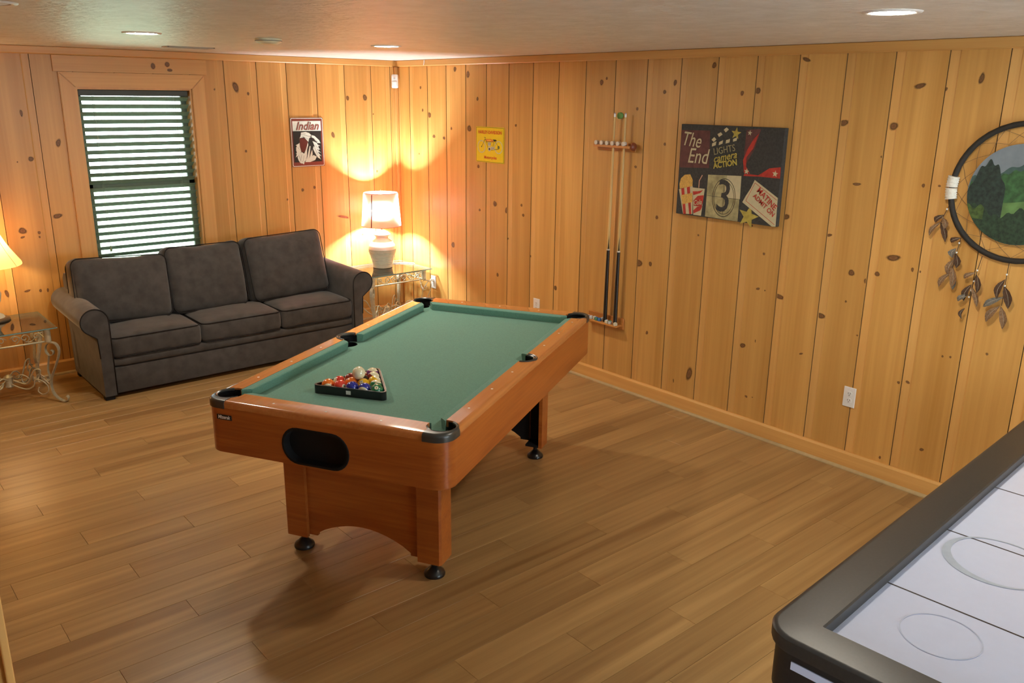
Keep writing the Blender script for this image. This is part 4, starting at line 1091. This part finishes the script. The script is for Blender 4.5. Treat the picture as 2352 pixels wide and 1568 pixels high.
art(CV, M, [
 ('wine_panel', C_WINE, 0, [ccw(S((152, 215), (545, 225), (540, 700), (140, 690)))]),
 ('wine_curtain', C_WINE, 0, [ccw(S((1010, 215), (1190, 205), (1110, 460), (1000, 660), (975, 640)))]),
 ('poster_red', C_PRED, 0, [ccw(S((990, 770), (1160, 790), (1290, 700), (1420, 685), (1412, 830), (1180, 808), (980, 800))), ]),
 ('poster_ribbon', C_PRED, 1, [ccw(S((1100, 330), (1165, 260), (1095, 450), (1015, 560), (1010, 680), (1060, 770), (985, 760), (972, 600), (1020, 470)))]),
 ('film_frame', C_OLD, 0, [ccw(S((530, 785), (955, 800), (912, 1395), (500, 1330)))]),
 ('film_frame_light', C_CRM, 1, [ccw(S((778, 795), (955, 803), (940, 1100), (738, 1080)))]),
 ('countdown_ring', C_BLK, 2, ring_(.083, .0028)+ring_(.072, .0022)),
 ('cross_hair', C_BLK, 2, [LN(525, 1055, 925, 1105, .002), LN(742, 840, 725, 1300, .002)]),
 ('popcorn', C_POP, 1, [ccw(S((145, 900), (165, 830), (215, 785), (290, 780), (325, 850), (325, 935), (150, 965))), ccw(S((180, 1040), (320, 1030), (330, 1150), (200, 1180)))][:1]),
 ('popcorn_bag', C_CRM, 1, [ccw(S((140, 972), (328, 930), (332, 1300), (205, 1295)))]),
 ('bag_stripe', C_PRED, 2, [ccw(S((172, 965), (212, 955), (245, 1300), (210, 1295))), ccw(S((248, 948), (290, 938), (318, 1302), (290, 1300)))]),
 ('bag_label', C_POP, 3, [ccw(S((172, 1050), (326, 1020), (330, 1140), (195, 1170)))]),
 ('drink_cup', C_CRM, 3, [ccw(S((328, 950), (492, 968), (448, 1322), (345, 1308)))]),
 ('cup_swirl', C_PRED, 4, [ccw(S((332, 1000), (400, 1000), (470, 985), (430, 1025), (340, 1050))), ccw(S((345, 1120), (400, 1060), (480, 1050), (470, 1150), (455, 1200), (350, 1190))), ccw(S((345, 1250), (400, 1200), (465, 1195), (440, 1250), (350, 1290)))]),
 ('straw', flat('print_straw', (.55, .32, .22), .8), 2, [LN(410, 955, 415, 860, .006), LN(415, 865, 455, 790, .006)]),
 ('clapper_square', C_CRM, 1, [ccw(S((565, 340), (600, 305), (628, 335), (595, 368))), ccw(S((640, 270), (685, 245), (708, 275), (662, 305))), ccw(S((722, 215), (758, 185), (788, 212), (748, 248))),
    ccw(S((575, 385), (630, 360), (620, 410), (572, 425))), ccw(S((665, 370), (716, 345), (708, 390), (660, 408))), ccw(S((755, 345), (806, 328), (798, 375), (750, 388))), ccw(S((845, 330), (898, 308), (888, 352), (842, 365)))]),
 ('gold_star', C_GLD, 0, [ST(880, 262, .036)]),
 ('gold_star', C_GLD, 0, [ST(1040, 1330, .072, .2)]),
 ('small_star', C_CRM, 2, [ST(1052, 255, .016), ST(1018, 742, .018), ST(1357, 770, .020)]),
 ('ticket', C_CRM, 1, [ccw(S((1118, 850), (1388, 1080), (1362, 1455), (1320, 1455), (970, 1140), (1010, 1060), (1070, 960)))]),
 ('ticket_rule', C_PRED, 2, [LN(1122, 888, 1378, 1110, .0025), LN(1122, 888, 1012, 1120, .0025), LN(1012, 1120, 1350, 1430, .0025)])])
def TX(body, px, size, mat, shear=0, bold=.0006, rot=0, sx=1.0, lay=.003, sp=1.0):
    x, y = S(px)[0]
    finish('lettering', text_bm(body, size, M @ Matrix.Translation((x, y, lay)) @ Matrix.Rotation(math.radians(rot), 4, 'Z'), .0003, shear=shear, bold=bold, sx=sx, spacing=sp), mat, CV)
TX('The', (295, 345), .120, C_CRM, .25, .0002, -5, .78); TX('End', (385, 555), .128, C_CRM, .25, .0002, 0, .80)
TX('LIGHTS', (735, 470), .056, C_OLD, 0, -.0002, 12, .85); TX('camera', (742, 560), .060, C_GLD, .35, .0008, 13, .95); TX('ACTION', (750, 650), .048, C_GLD, 0, .0018, 11, .92)
TX('3', (735, 1085), .270, C_NVY, 0, .001, -3, .85); TX('Cola', (400, 1148), .042, C_CRM, .3, .0004, 10, .8, .004)
TX('MATINE', (1262, 1095), .048, C_PRED, 0, .0008, -38, .95); TX('ADMIT ON', (1228, 1178), .038, C_PRED, 0, .0006, -36, .95)

# --- cue racks, cues, chalk
FELTW = flat('clip_felt', (.62, .52, .42), .7)
CR = thing('cue_rack', (-.02, -2.67, 1.69), 0, 'orange wooden upper cue rack with round clips on the right wall', 'cue rack')
bm = BM(); prism(bm, rrect(-.064, -.0008, -2.852, -2.512, .02, 6), 1.684, 1.700, XYZ); finish('bar', bm, RACKW, CR)
bm = BM(); box(bm, -.014, -.0008, -2.86, -2.51, 1.660, 1.715, .004); finish('back_plate', bm, RACKW, CR)
bm = BM(); lathe(bm, [(.0, 0), (.024, .002), (.028, .008), (.024, .016), (.012, .022)], 0, 0, 20); bm.transform(Matrix.Translation((-.034, -2.852, 1.696)) @ Matrix.Rotation(PI/2, 4, 'X')); finish('end_knob', bm, flat('dark_red_wood', (.20, .05, .02), .35), CR, smooth=True)
for k in range(6):
    yy = -2.552-.0495*k
    bm = BM(); lathe(bm, [(.0145, 0), (.0145, .026), (.011, .028)], 0, 0, 14); bm.transform(Matrix.Translation((-.058, yy, 1.712)) @ Matrix.Rotation(-PI/2, 4, 'Y') @ Matrix.Translation((0, 0, -.012)))
    finish('clip', bm, FELTW, CR, smooth=True)
CS = thing('cue_shelf', (-.03, -2.67, .462), 0, 'orange wooden lower cue holder shelf with chalk cubes on it', 'cue rack')
bm = BM(); box(bm, -.075, -.0008, -2.815, -2.50, .462, .476, .003); finish('shelf_board', bm, RACKW, CS)
bm = BM(); box(bm, -.014, -.0008, -2.83, -2.49, .440, .520, .004); finish('back_plate', bm, RACKW, CS)
BLKC = flat('cue_black', (.012, .011, .010), .25, coat=.5); RING = flat('cue_ring', (.65, .62, .55), .3, metal=.3)
for (yb, yt, lab) in ((-2.683, -2.692, 'left one of the two cues in the wall rack, black butt and pale maple shaft'), (-2.780, -2.787, 'right one of the two cues in the wall rack, black butt and pale maple shaft')):
    T = thing('pool_cue', (-.044, yb, .4765), 0, lab, 'pool cue', 'pool cues in the wall rack')
    dz = 1.432; Mx = Matrix.Translation((0, 0, 0)); sh = Matrix(((1, 0, .0, 0), (0, 1, (yt-yb)/dz, 0), (0, 0, 1, 0), (0, 0, 0, 1)))
    def seg(nm, pr, mt, par):
        b = BM(); lathe(b, pr, 0, 0, 14); b.transform(sh); return finish(nm, b, mt, par, smooth=True, local=True)
    seg('bumper', [(.011, 0), (.0145, .004), (.0148, .010)], BLACKM, T)
    bt = seg('butt', [(.0148, .010), (.0135, .25), (.0115, .512)], BLKC, T)
    seg('joint_ring', [(.0118, .512), (.0118, .522)], RING, T)
    s_ = seg('shaft', [(.0112, .522), (.0105, .70), (.0085, 1.15), (.0066, 1.405)], CUEW, T)
    seg('ferrule', [(.0067, 1.405), (.0066, 1.424)], WHITEP, s_)
    seg('tip', [(.0064, 1.424), (.0060, 1.430), (.003, 1.432)], flat('cue_tip', (.45, .35, .4), .8), s_)
    b = BM()
    for k in range(4):
        a = PI/4+k*PI/2; dx, dy = math.cos(a), math.sin(a)
        q = [b.verts.new((dx*.0114-dy*.005, dy*.0114+dx*.005, .523)), b.verts.new((dx*.0114+dy*.005, dy*.0114-dx*.005, .523)), b.verts.new((dx*.0112, dy*.0112, .62))]
        b.faces.new(q)
    b.transform(sh); finish('inlay_point', b, BLKC, T, local=True)
CHB = flat('chalk_blue', (.05, .16, .36), .9); CHW = flat('chalk_label', (.55, .56, .58), .7); CHG = flat('chalk_green', (.08, .28, .16), .9); CHN = flat('chalk_navy', (.03, .04, .14), .9); CHC = flat('chalk_cream', (.62, .58, .42), .8)
def chalk(x, y, z, side, top, label, rz=0, grp='chalk cubes on the lower cue shelf'):
    T = thing('chalk_cube', (x, y, z), rz, label, 'chalk', grp)
    bm = BM(); box(bm, -.011, .011, -.011, .011, 0, .018, .001, 1); finish('paper_wrap', bm, side, T, local=True)
    bm = BM(); lathe(bm, [(.0098, .0182), (.0095, .0215), (.004, .0195), (.0002, .0190)], 0, 0, 12); finish('chalk_face', bm, top, T, local=True)
ch = [(-.060, -2.535, CHN, CHW, 'navy chalk cube at the left end of the lower cue shelf'), (-.058, -2.561, CHW, CHW, 'white-wrapped chalk cube, second from the left end of the cue shelf'), (-.052, -2.590, CHC, CHW, 'cream-wrapped chalk cube, third from the left end of the cue shelf'),
      (-.060, -2.618, CHG, CHB, 'green-wrapped chalk cube left of the bright blue one on the cue shelf'), (-.061, -2.645, CHB, CHB, 'bright blue chalk cube in front of the left cue butt'), (-.030, -2.648, CHW, CHW, 'pale chalk cube behind the bright blue one on the cue shelf'),
      (-.061, -2.716, CHC, CHW, 'cream chalk cube between the two cue butts, nearer the left one'), (-.058, -2.745, CHW, CHG, 'pale grey chalk cube between the two cue butts, nearer the right one'), (-.067, -2.804, CHC, CHC, 'flat cream chalk cube in front of the right cue butt')]
for k, (x, y, s, t, lb) in enumerate(ch): chalk(x, y, .4765, s, t, lb, .3*math.sin(k*2.1))
chalk(-.040, -2.590, 1.7005, CHW, CHN, 'white chalk cube standing on the upper cue rack', .2, None)
GT = thing('green_chalk', (-.012, -2.705, 1.890), 0, 'round green chalk disc fixed to the wall between the cue tips', 'chalk')
bm = BM(); lathe(bm, [(.021, 0), (.021, .018), (.017, .021), (.0, .021)], 0, 0, 20); bm.transform(Matrix.Translation((-.0008, -2.708, 1.890)) @ Matrix.Rotation(-PI/2, 4, 'Y')); finish('disc', bm, flat('green_disc', (.15, .32, .08), .8), GT, smooth=True)

# --- motion sensor in the corner, paper scrap, smoke detector, vent
MS = thing('motion_sensor', (-.045, -.045, 2.06), math.radians(45), 'small white motion sensor high in the room corner', 'sensor')
bm = BM(); rbox(bm, (0, 0, .058), (.016, .030, .058), .012, (4, 6, 8)); bm.transform(Matrix.Rotation(0, 4, 'Z')); finish('housing', bm, WHITEP, MS, smooth=True, local=True)
bm = BM(); rbox(bm, (-.012, 0, .036), (.008, .022, .022), .007, (3, 6, 6)); finish('lens', bm, flat('sensor_lens', (.86, .86, .84), .5), MS, smooth=True, local=True)
bm = BM(); box(bm, -.019, -.014, -.008, .008, .075, .088, .001); finish('sensor_window', bm, flat('sensor_window', (.5, .5, .48), .3), MS, local=True)
bm = BM(); strap(bm, [(-.024, -.470, 2.288), (-.0225, -.466, 2.268), (-.023, -.458, 2.247)], (0, 1, -.1), .010, .0008)
tag(finish('tape_scrap', bm, WHITEP), 'short white tape scrap on the ceiling trim right of the corner', 'tape')
SD_ = thing('smoke_detector', (-2.16, -2.06, H), 0, 'cream round smoke detector on the ceiling between two recessed lights', 'smoke detector')
bm = BM(); lathe(bm, [(.072, -.0005), (.072, -.010), (.066, -.020), (.045, -.030), (.0, -.031)], 0, 0, 32); finish('cover', bm, flat('aged_plastic', (.75, .70, .48), .45), SD_, smooth=True, local=True)
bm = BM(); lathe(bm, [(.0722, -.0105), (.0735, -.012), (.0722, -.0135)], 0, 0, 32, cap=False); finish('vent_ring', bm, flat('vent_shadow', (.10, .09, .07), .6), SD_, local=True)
VT = thing('ceiling_vent', (-2.115, -.755, H), math.radians(-0), 'slim louvred metal vent in the ceiling in front of the window', 'vent')
bm = BM(); box(bm, -.155, .155, -.06, -.052, -.006, -.0005); box(bm, -.155, .155, .052, .06, -.006, -.0005); box(bm, -.155, -.145, -.06, .06, -.006, -.0005); box(bm, .145, .155, -.06, .06, -.006, -.0005)
VM = flat('vent_metal', (.42, .38, .31), .5)
finish('frame', bm, VM, VT, local=True)
for k in range(8):
    bm = BM(); yy = -.044+k*.0126; prism(bm, [(yy, -.0008), (yy+.0015, -.0008), (yy+.009, -.008), (yy+.0075, -.008)], -.145, .145, lambda u, v, a: (a, u, v)); finish('louvre', bm, VM, VT, local=True)
bm = BM(); box(bm, -.145, .145, -.052, .052, -.0008, -.0004); finish('backing', bm, BLACKM, VT, local=True)

# --- recessed lights (two rows; those out of the frame are unlit)
LENS = emit('can_lens_glow', (1.0, .90, .74), CAN_POWER)
def can(x, y, label, lit=True):
    T = thing('recessed_light', (x, y, H), 0, label, 'ceiling light', 'recessed ceiling lights')
    bm = BM(); lathe(bm, [(.070, -.0005), (.072, -.005), (.082, -.007), (.092, -.005), (.096, -.0005)], 0, 0, 36, cap=False); finish('trim_ring', bm, WHITEP, T, smooth=True, local=True)
    bm = BM(); lathe(bm, [(.070, -.002), (.060, -.005), (.035, -.007), (.0, -.008)], 0, 0, 28, cap=False); finish('lens', bm, LENS if lit else WHITEP, T, smooth='all', local=True)
can(-2.807, -1.990, 'glowing recessed light in the ceiling above the sofa left of the smoke detector')
can(-1.366, -1.998, 'glowing recessed light in the ceiling near the room corner')
can(-1.420, -5.190, 'glowing recessed light in the ceiling at the upper right of the picture')
can(-3.690, -3.170, 'unlit recessed light cut by the top left corner of the picture', False)
can(-4.3, -7.9, 'unlit recessed light behind the photographer near the left wall', False)
can(-1.6, -8.0, 'unlit recessed light behind the photographer near the added patio door', False)

# --- dream catcher
DC = thing('dream_catcher', (-.02, -5.207, 1.605), 0, 'large black dream catcher hoop with a landscape disc and feathers at the right edge', 'dream catcher')
HY, HZ, HR = -5.207, 1.608, .311
SUEDE = flat('hoop_suede', (.022, .018, .013), .75, bump=.5, nscale=200)
bm = BM(); tube(bm, [(-.018, HY+HR*math.cos(2*PI*i/72), HZ+HR*math.sin(2*PI*i/72)) for i in range(72)], [.0130+.0008*(i % 2) for i in range(72)], 10, closed=True); finish('hoop', bm, SUEDE, DC, smooth='all')
FUR = flat('white_fur', (.72, .68, .58), .95, bump=1.0, nscale=120)
for a0, a1 in ((170, 179.3), (180.3, 190)):
    bm = BM(); pts = []; rr = []
    for i in range(13):
        a = math.radians(a0+(a1-a0)*i/12); a = PI-a; pts.append((-.022, HY+HR*math.cos(a), HZ+HR*math.sin(a))); rr.append(.026+.0025*math.sin(i*2.3))
    fs = tube(bm, pts, rr, 14); finish('fur_wrap', bm, FUR, DC, smooth='all')
STRG = flat('web_string', (.10, .075, .05), .8)
bm = BM(); n = 16
for k in range(n):
    a = 2*PI*k/n; b = 2*PI*(k+.5)/n; c = 2*PI*(k+1)/n
    p = (-.018, HY+.300*math.cos(a), HZ+.300*math.sin(a)); q = (-.018, HY+.262*math.cos(b), HZ+.262*math.sin(b)); r = (-.018, HY+.300*math.cos(c), HZ+.300*math.sin(c))
    tube(bm, [p, q], .0009, 4); tube(bm, [q, r], .0009, 4)
    q2 = (-.018, HY+.262*math.cos(c+PI/n), HZ+.262*math.sin(c+PI/n)); m_ = (-.018, HY+.232*math.cos(c), HZ+.232*math.sin(c)); tube(bm, [q, m_], .0009, 4); tube(bm, [m_, q2], .0009, 4)
finish('web', bm, STRG, DC)
DR = .229; DY, DZ = -5.200, 1.600
bm = BM(); prism(bm, circle(0, 0, DR, 56), 0, .012, XYZ); bm.transform(MX((-.016, DY, DZ), (0, -1, 0), (0, 0, 1)) @ Matrix.Translation((0, 0, -.006))); DS = finish('picture_disc', bm, flat('disc_sky', (.20, .24, .27), .5, var=.15, nscale=12), DC)
MD = MX((-.0222, DY, DZ), (0, -1, 0), (0, 0, 1))
def land(nm, mt, lay, h, x0=-1, x1=1, h0=None):
    bm = BM(); N = 44
    xs = [DR*.995*(x0+(x1-x0)*i/N) for i in range(N+1)]
    up, lo = [], []
    for x in xs:
        c_ = math.sqrt(max(0, (DR*.995)**2-x*x)); t = max(-c_, min(c_, h(x/DR)*DR)); b_ = -c_ if h0 is None else max(-c_, min(t, h0(x/DR)*DR))
        up.append(bm.verts.new((x, t, lay*.0005))); lo.append(bm.verts.new((x, b_, lay*.0005)))
    for i in range(N):
        try: bm.faces.new((lo[i], lo[i+1], up[i+1], up[i]))
        except ValueError: pass
    bmesh.ops.remove_doubles(bm, verts=bm.verts[:], dist=1e-6)
    bm.transform(MD); finish(nm, bm, mt, DS)
land('painted_mountain', flat('disc_mountain', (.05, .10, .09), .55, var=.3, nscale=20), 1, lambda x: .50+.20*math.sin(x*2.4+.6)+.03*math.sin(x*19))
land('painted_hill', flat('disc_hill', (.035, .105, .035), .55, var=.4, nscale=40), 2, lambda x: .34+.16*math.cos((x-.1)*3.0)+.03*math.sin(x*31))
land('painted_meadow', flat('disc_meadow', (.10, .20, .06), .55, var=.3, nscale=20), 3, lambda x: -.14+.04*math.sin(x*5))
land('painted_trees', flat('disc_trees', (.018, .034, .026), .6, var=.5, nscale=60), 4, lambda x: (.62-1.2*(x+.62)**2*4+.05*math.sin(x*37)), -1, -.28)
land('painted_thicket', flat('disc_thicket', (.020, .045, .022), .6, var=.5, nscale=70), 5, lambda x: -.36+.10*math.sin(x*6+.5)+.04*math.sin(x*29))
land('painted_bushes', flat('disc_bushes', (.055, .095, .022), .6, var=.5, nscale=50), 6, lambda x: -.30+.05*math.sin(x*25), -1, -.62, lambda x: -.55)
QUILL = flat('feather_quill', (.45, .40, .30), .6); BEAD = flat('bead_white', (.75, .72, .66), .25)
FM = [flat('feather_brown', (.075, .036, .016), .85, var=.4, nscale=150), flat('feather_tan', (.22, .12, .055), .85, var=.4, nscale=150), flat('feather_grey', (.16, .14, .11), .85, var=.4, nscale=150)]
rf = random.Random(3)
def feather(par, y, z, L, wd, ang, mt, x=-.020):
    """curled leaf-shaped feather hanging from (y, z)"""
    bm = BM(); N = 8; sp = []
    for i in range(N+1):
        t = i/N; sp.append(Vector((x-.010*math.sin(t*PI), y+math.sin(ang)*L*t+.012*math.sin(t*3)*(1 if ang > 0 else -1), z-math.cos(ang)*L*t)))
    prev = None
    for i, p in enumerate(sp):
        t = i/N; w_ = wd*(math.sin(PI*min(1, t*1.02))**.8)*(.93+.07*math.sin(i*2.7+y*60)) if 0 < i < N else .0008
        d = Vector((0, math.cos(ang), math.sin(ang)))
        row = [bm.verts.new(p-d*w_+Vector((-.004, 0, 0))), bm.verts.new(p), bm.verts.new(p+d*w_+Vector((-.004, 0, 0)))]
        if prev:
            bm.faces.new((prev[0], prev[1], row[1], row[0])); bm.faces.new((prev[1], prev[2], row[2], row[1]))
        prev = row
    for f in list(bm.faces): f.smooth = True
    tube(bm, sp, .0008, 4, mi=1)
    finish('feather', bm, [mt, QUILL], par)
def strand(y0, z0, y1, z1, fe, beads):
    bm = BM(); tube(bm, spline([(-.020, y0, z0), (-.024, (y0+y1)/2, (z0+z1)/2), (-.020, y1, z1)], 5), .0016, 5)
    s = finish('hanging_strand', bm, SUEDE, DC, smooth='all')
    for t in beads:
        bm = BM(); sphere(bm, (-.026, y0+(y1-y0)*t, z0+(z1-z0)*t), .0048, 10, 7); finish('bead', bm, BEAD, s, smooth='all')
    for t, L_, wd, an, mi in fe: feather(s, y0+(y1-y0)*t+rf.uniform(-.004, .004), z0+(z1-z0)*t, L_, wd, an, FM[mi], -.022-rf.uniform(0, .01))
strand(-4.897, 1.520, -4.872, 1.44, [(.55, .055, .014, .7, 0), (.7, .06, .016, -.3, 1), (1.0, .10, .016, -.35, 0), (1.0, .085, .012, .55, 1)], (.2, .75))
strand(-4.976, 1.375, -4.957, 1.20, [(0, .05, .013, 1.0, 0), (.3, .05, .018, .2, 2), (.45, .07, .018, -.2, 0), (.6, .09, .018, .15, 1), (.8, .11, .018, -.1, 1), (1.0, .09, .014, .5, 1), (1.0, .085, .015, -.25, 2)], (.15, .42, .5))
strand(-5.085, 1.300, -5.058, 1.10, [(.4, .06, .012, .9, 1), (.45, .09, .015, -.15, 0), (.7, .09, .016, .25, 0), (.75, .10, .014, -.4, 1), (.95, .06, .013, .8, 2), (1.3, .055, .010, .1, 0)], (.35, .62, .85, 1.02))
strand(-5.207, 1.297, -5.207, 1.08, [(.4, .10, .017, .2, 0), (.55, .11, .02, -.3, 0), (.8, .10, .016, .9, 2), (1.0, .10, .018, .5, 1), (1.0, .11, .018, -.2, 1)], (.3, .55, .7))

# ================================================================ AIR HOCKEY TABLE
AH = thing('air_hockey_table', (-2.722, -5.712, 0), math.radians(3.3), 'black air hockey table with a pale playing surface at the lower right', 'air hockey table')
AL, AW, AZ = 2.14, 1.20, .80     # local x along the long side, y negative = towards its far side
BRD = flat('table_black', (.016, .016, .017), .42, spec=.5, var=.15, nscale=80, bump=.05)
BRT = flat('rail_black', (.030, .029, .028), .40, spec=.5, var=.12, nscale=120, bump=.05)
bm = BM(); prism(bm, rrect(.012, AL-.012, -AW+.012, -.012, .075), .60, AZ-.038, XYZ)
bmesh.ops.bevel(bm, geom=[e for e in bm.edges if all(v.co.z < .61 for v in e.verts)], offset=.035, segments=4, affect='EDGES')
CB = finish('cabinet', bm, BRD, AH, smooth=True, local=True)
boolean(CB, [(lambda b: (box(b, .112, AL-.112, -AW+.112, -.112, .70, 1.0), b)[1])(BM())])
RX, RY = .108, .112
def hoc_ring(r0, d):
    return [(x, y, r0) for x, y in rrect(d, AL-d, -AW+d, -d, max(.004, .085-d), 8)]
bm = loft([hoc_ring(AZ-.040, .002), hoc_ring(AZ-.032, 0), hoc_ring(AZ-.006, 0), hoc_ring(AZ-.001, .006), hoc_ring(AZ, .014), [(x, y, AZ) for x, y in rrect(RX-.004, AL-RX+.004, -AW+RY-.004, -RY+.004, .004, 8)], [(x, y, AZ-.005) for x, y in rrect(RX, AL-RX, -AW+RY, -RY, .004, 8)], [(x, y, AZ-.040) for x, y in rrect(RX, AL-RX, -AW+RY, -RY, .004, 8)]])
RR = finish('top_rail', bm, BRT, AH, smooth=True, local=True)
PF = flat('playfield_white', (.57, .62, .80), .22, spec=.5, var=.01)
bm = BM(); box(bm, RX-.003, AL-RX+.003, -AW+RY-.003, -RY+.003, AZ-.06, AZ-.036); PFO = finish('playfield', bm, PF, AH, local=True)
LNB = flat('playfield_line', (.03, .025, .03), .4); GRL = flat('playfield_ring', (.40, .46, .56), .35); GR2 = flat('playfield_ring_pale', (.49, .54, .69), .25)
zf = AZ-.0358
for x in (.474, .899, 1.325, 1.75):
    bm = BM(); box(bm, x-.0028, x+.0028, -AW+RY, -RY, zf, zf+.0003); finish('field_line', bm, LNB, PFO, local=True)
def flatpoly(nm, mt, polys):
    bm = BM()
    for p in polys: bm.faces.new([bm.verts.new((x, y, zf+.0009)) for x, y in p])
    bmesh.ops.recalc_face_normals(bm, faces=bm.faces[:]); finish(nm, bm, mt, PFO, local=True)
ca, sa = math.cos(-math.radians(3.3)), math.sin(-math.radians(3.3))
def toL(x, y): dx, dy = x+2.722, y+5.712; return (dx*ca-dy*sa, dx*sa+dy*ca)
c_ = toL(-2.372, -5.992)
flatpoly('faceoff_circle', GR2, annulus(*c_, .093, .0035, 40))
c_ = toL(-1.90, -5.945); N = 48; cres = []
for i in range(N):
    a, b = 2*PI*i/N, 2*PI*(i+1)/N
    th = lambda t: .006+.020*max(0, math.cos(t-2.3))**1.2
    cres.append([(c_[0]+.142*math.cos(a), c_[1]+.142*math.sin(a)), (c_[0]+.142*math.cos(b), c_[1]+.142*math.sin(b)), (c_[0]+(.142-th(b))*math.cos(b), c_[1]+(.142-th(b))*math.sin(b)), (c_[0]+(.142-th(a))*math.cos(a), c_[1]+(.142-th(a))*math.sin(a))])
flatpoly('centre_ring', GRL, cres)
bm = BM(); box(bm, -.0012+.0105, .0125, -.62, -.085, AZ-.083, AZ-.062, 0); finish('side_stripe', bm, PF, AH, local=True)['label'] = 'white stripe on the near end panel'
for x in (.22, AL-.22):
    for y in (-.16, -AW+.16):
        bm = BM(); box(bm, x-.05, x+.05, y-.05, y+.05, .02, .62, .006); lg = finish('leg', bm, BRD, AH, local=True)
        bm = BM(); lathe(bm, [(.035, 0), (.036, .012), (.02, .022)], x, y, 16); finish('leveling_foot', bm, BLACKP, lg, local=True)
# --- end of a wall at the lower left corner of the picture
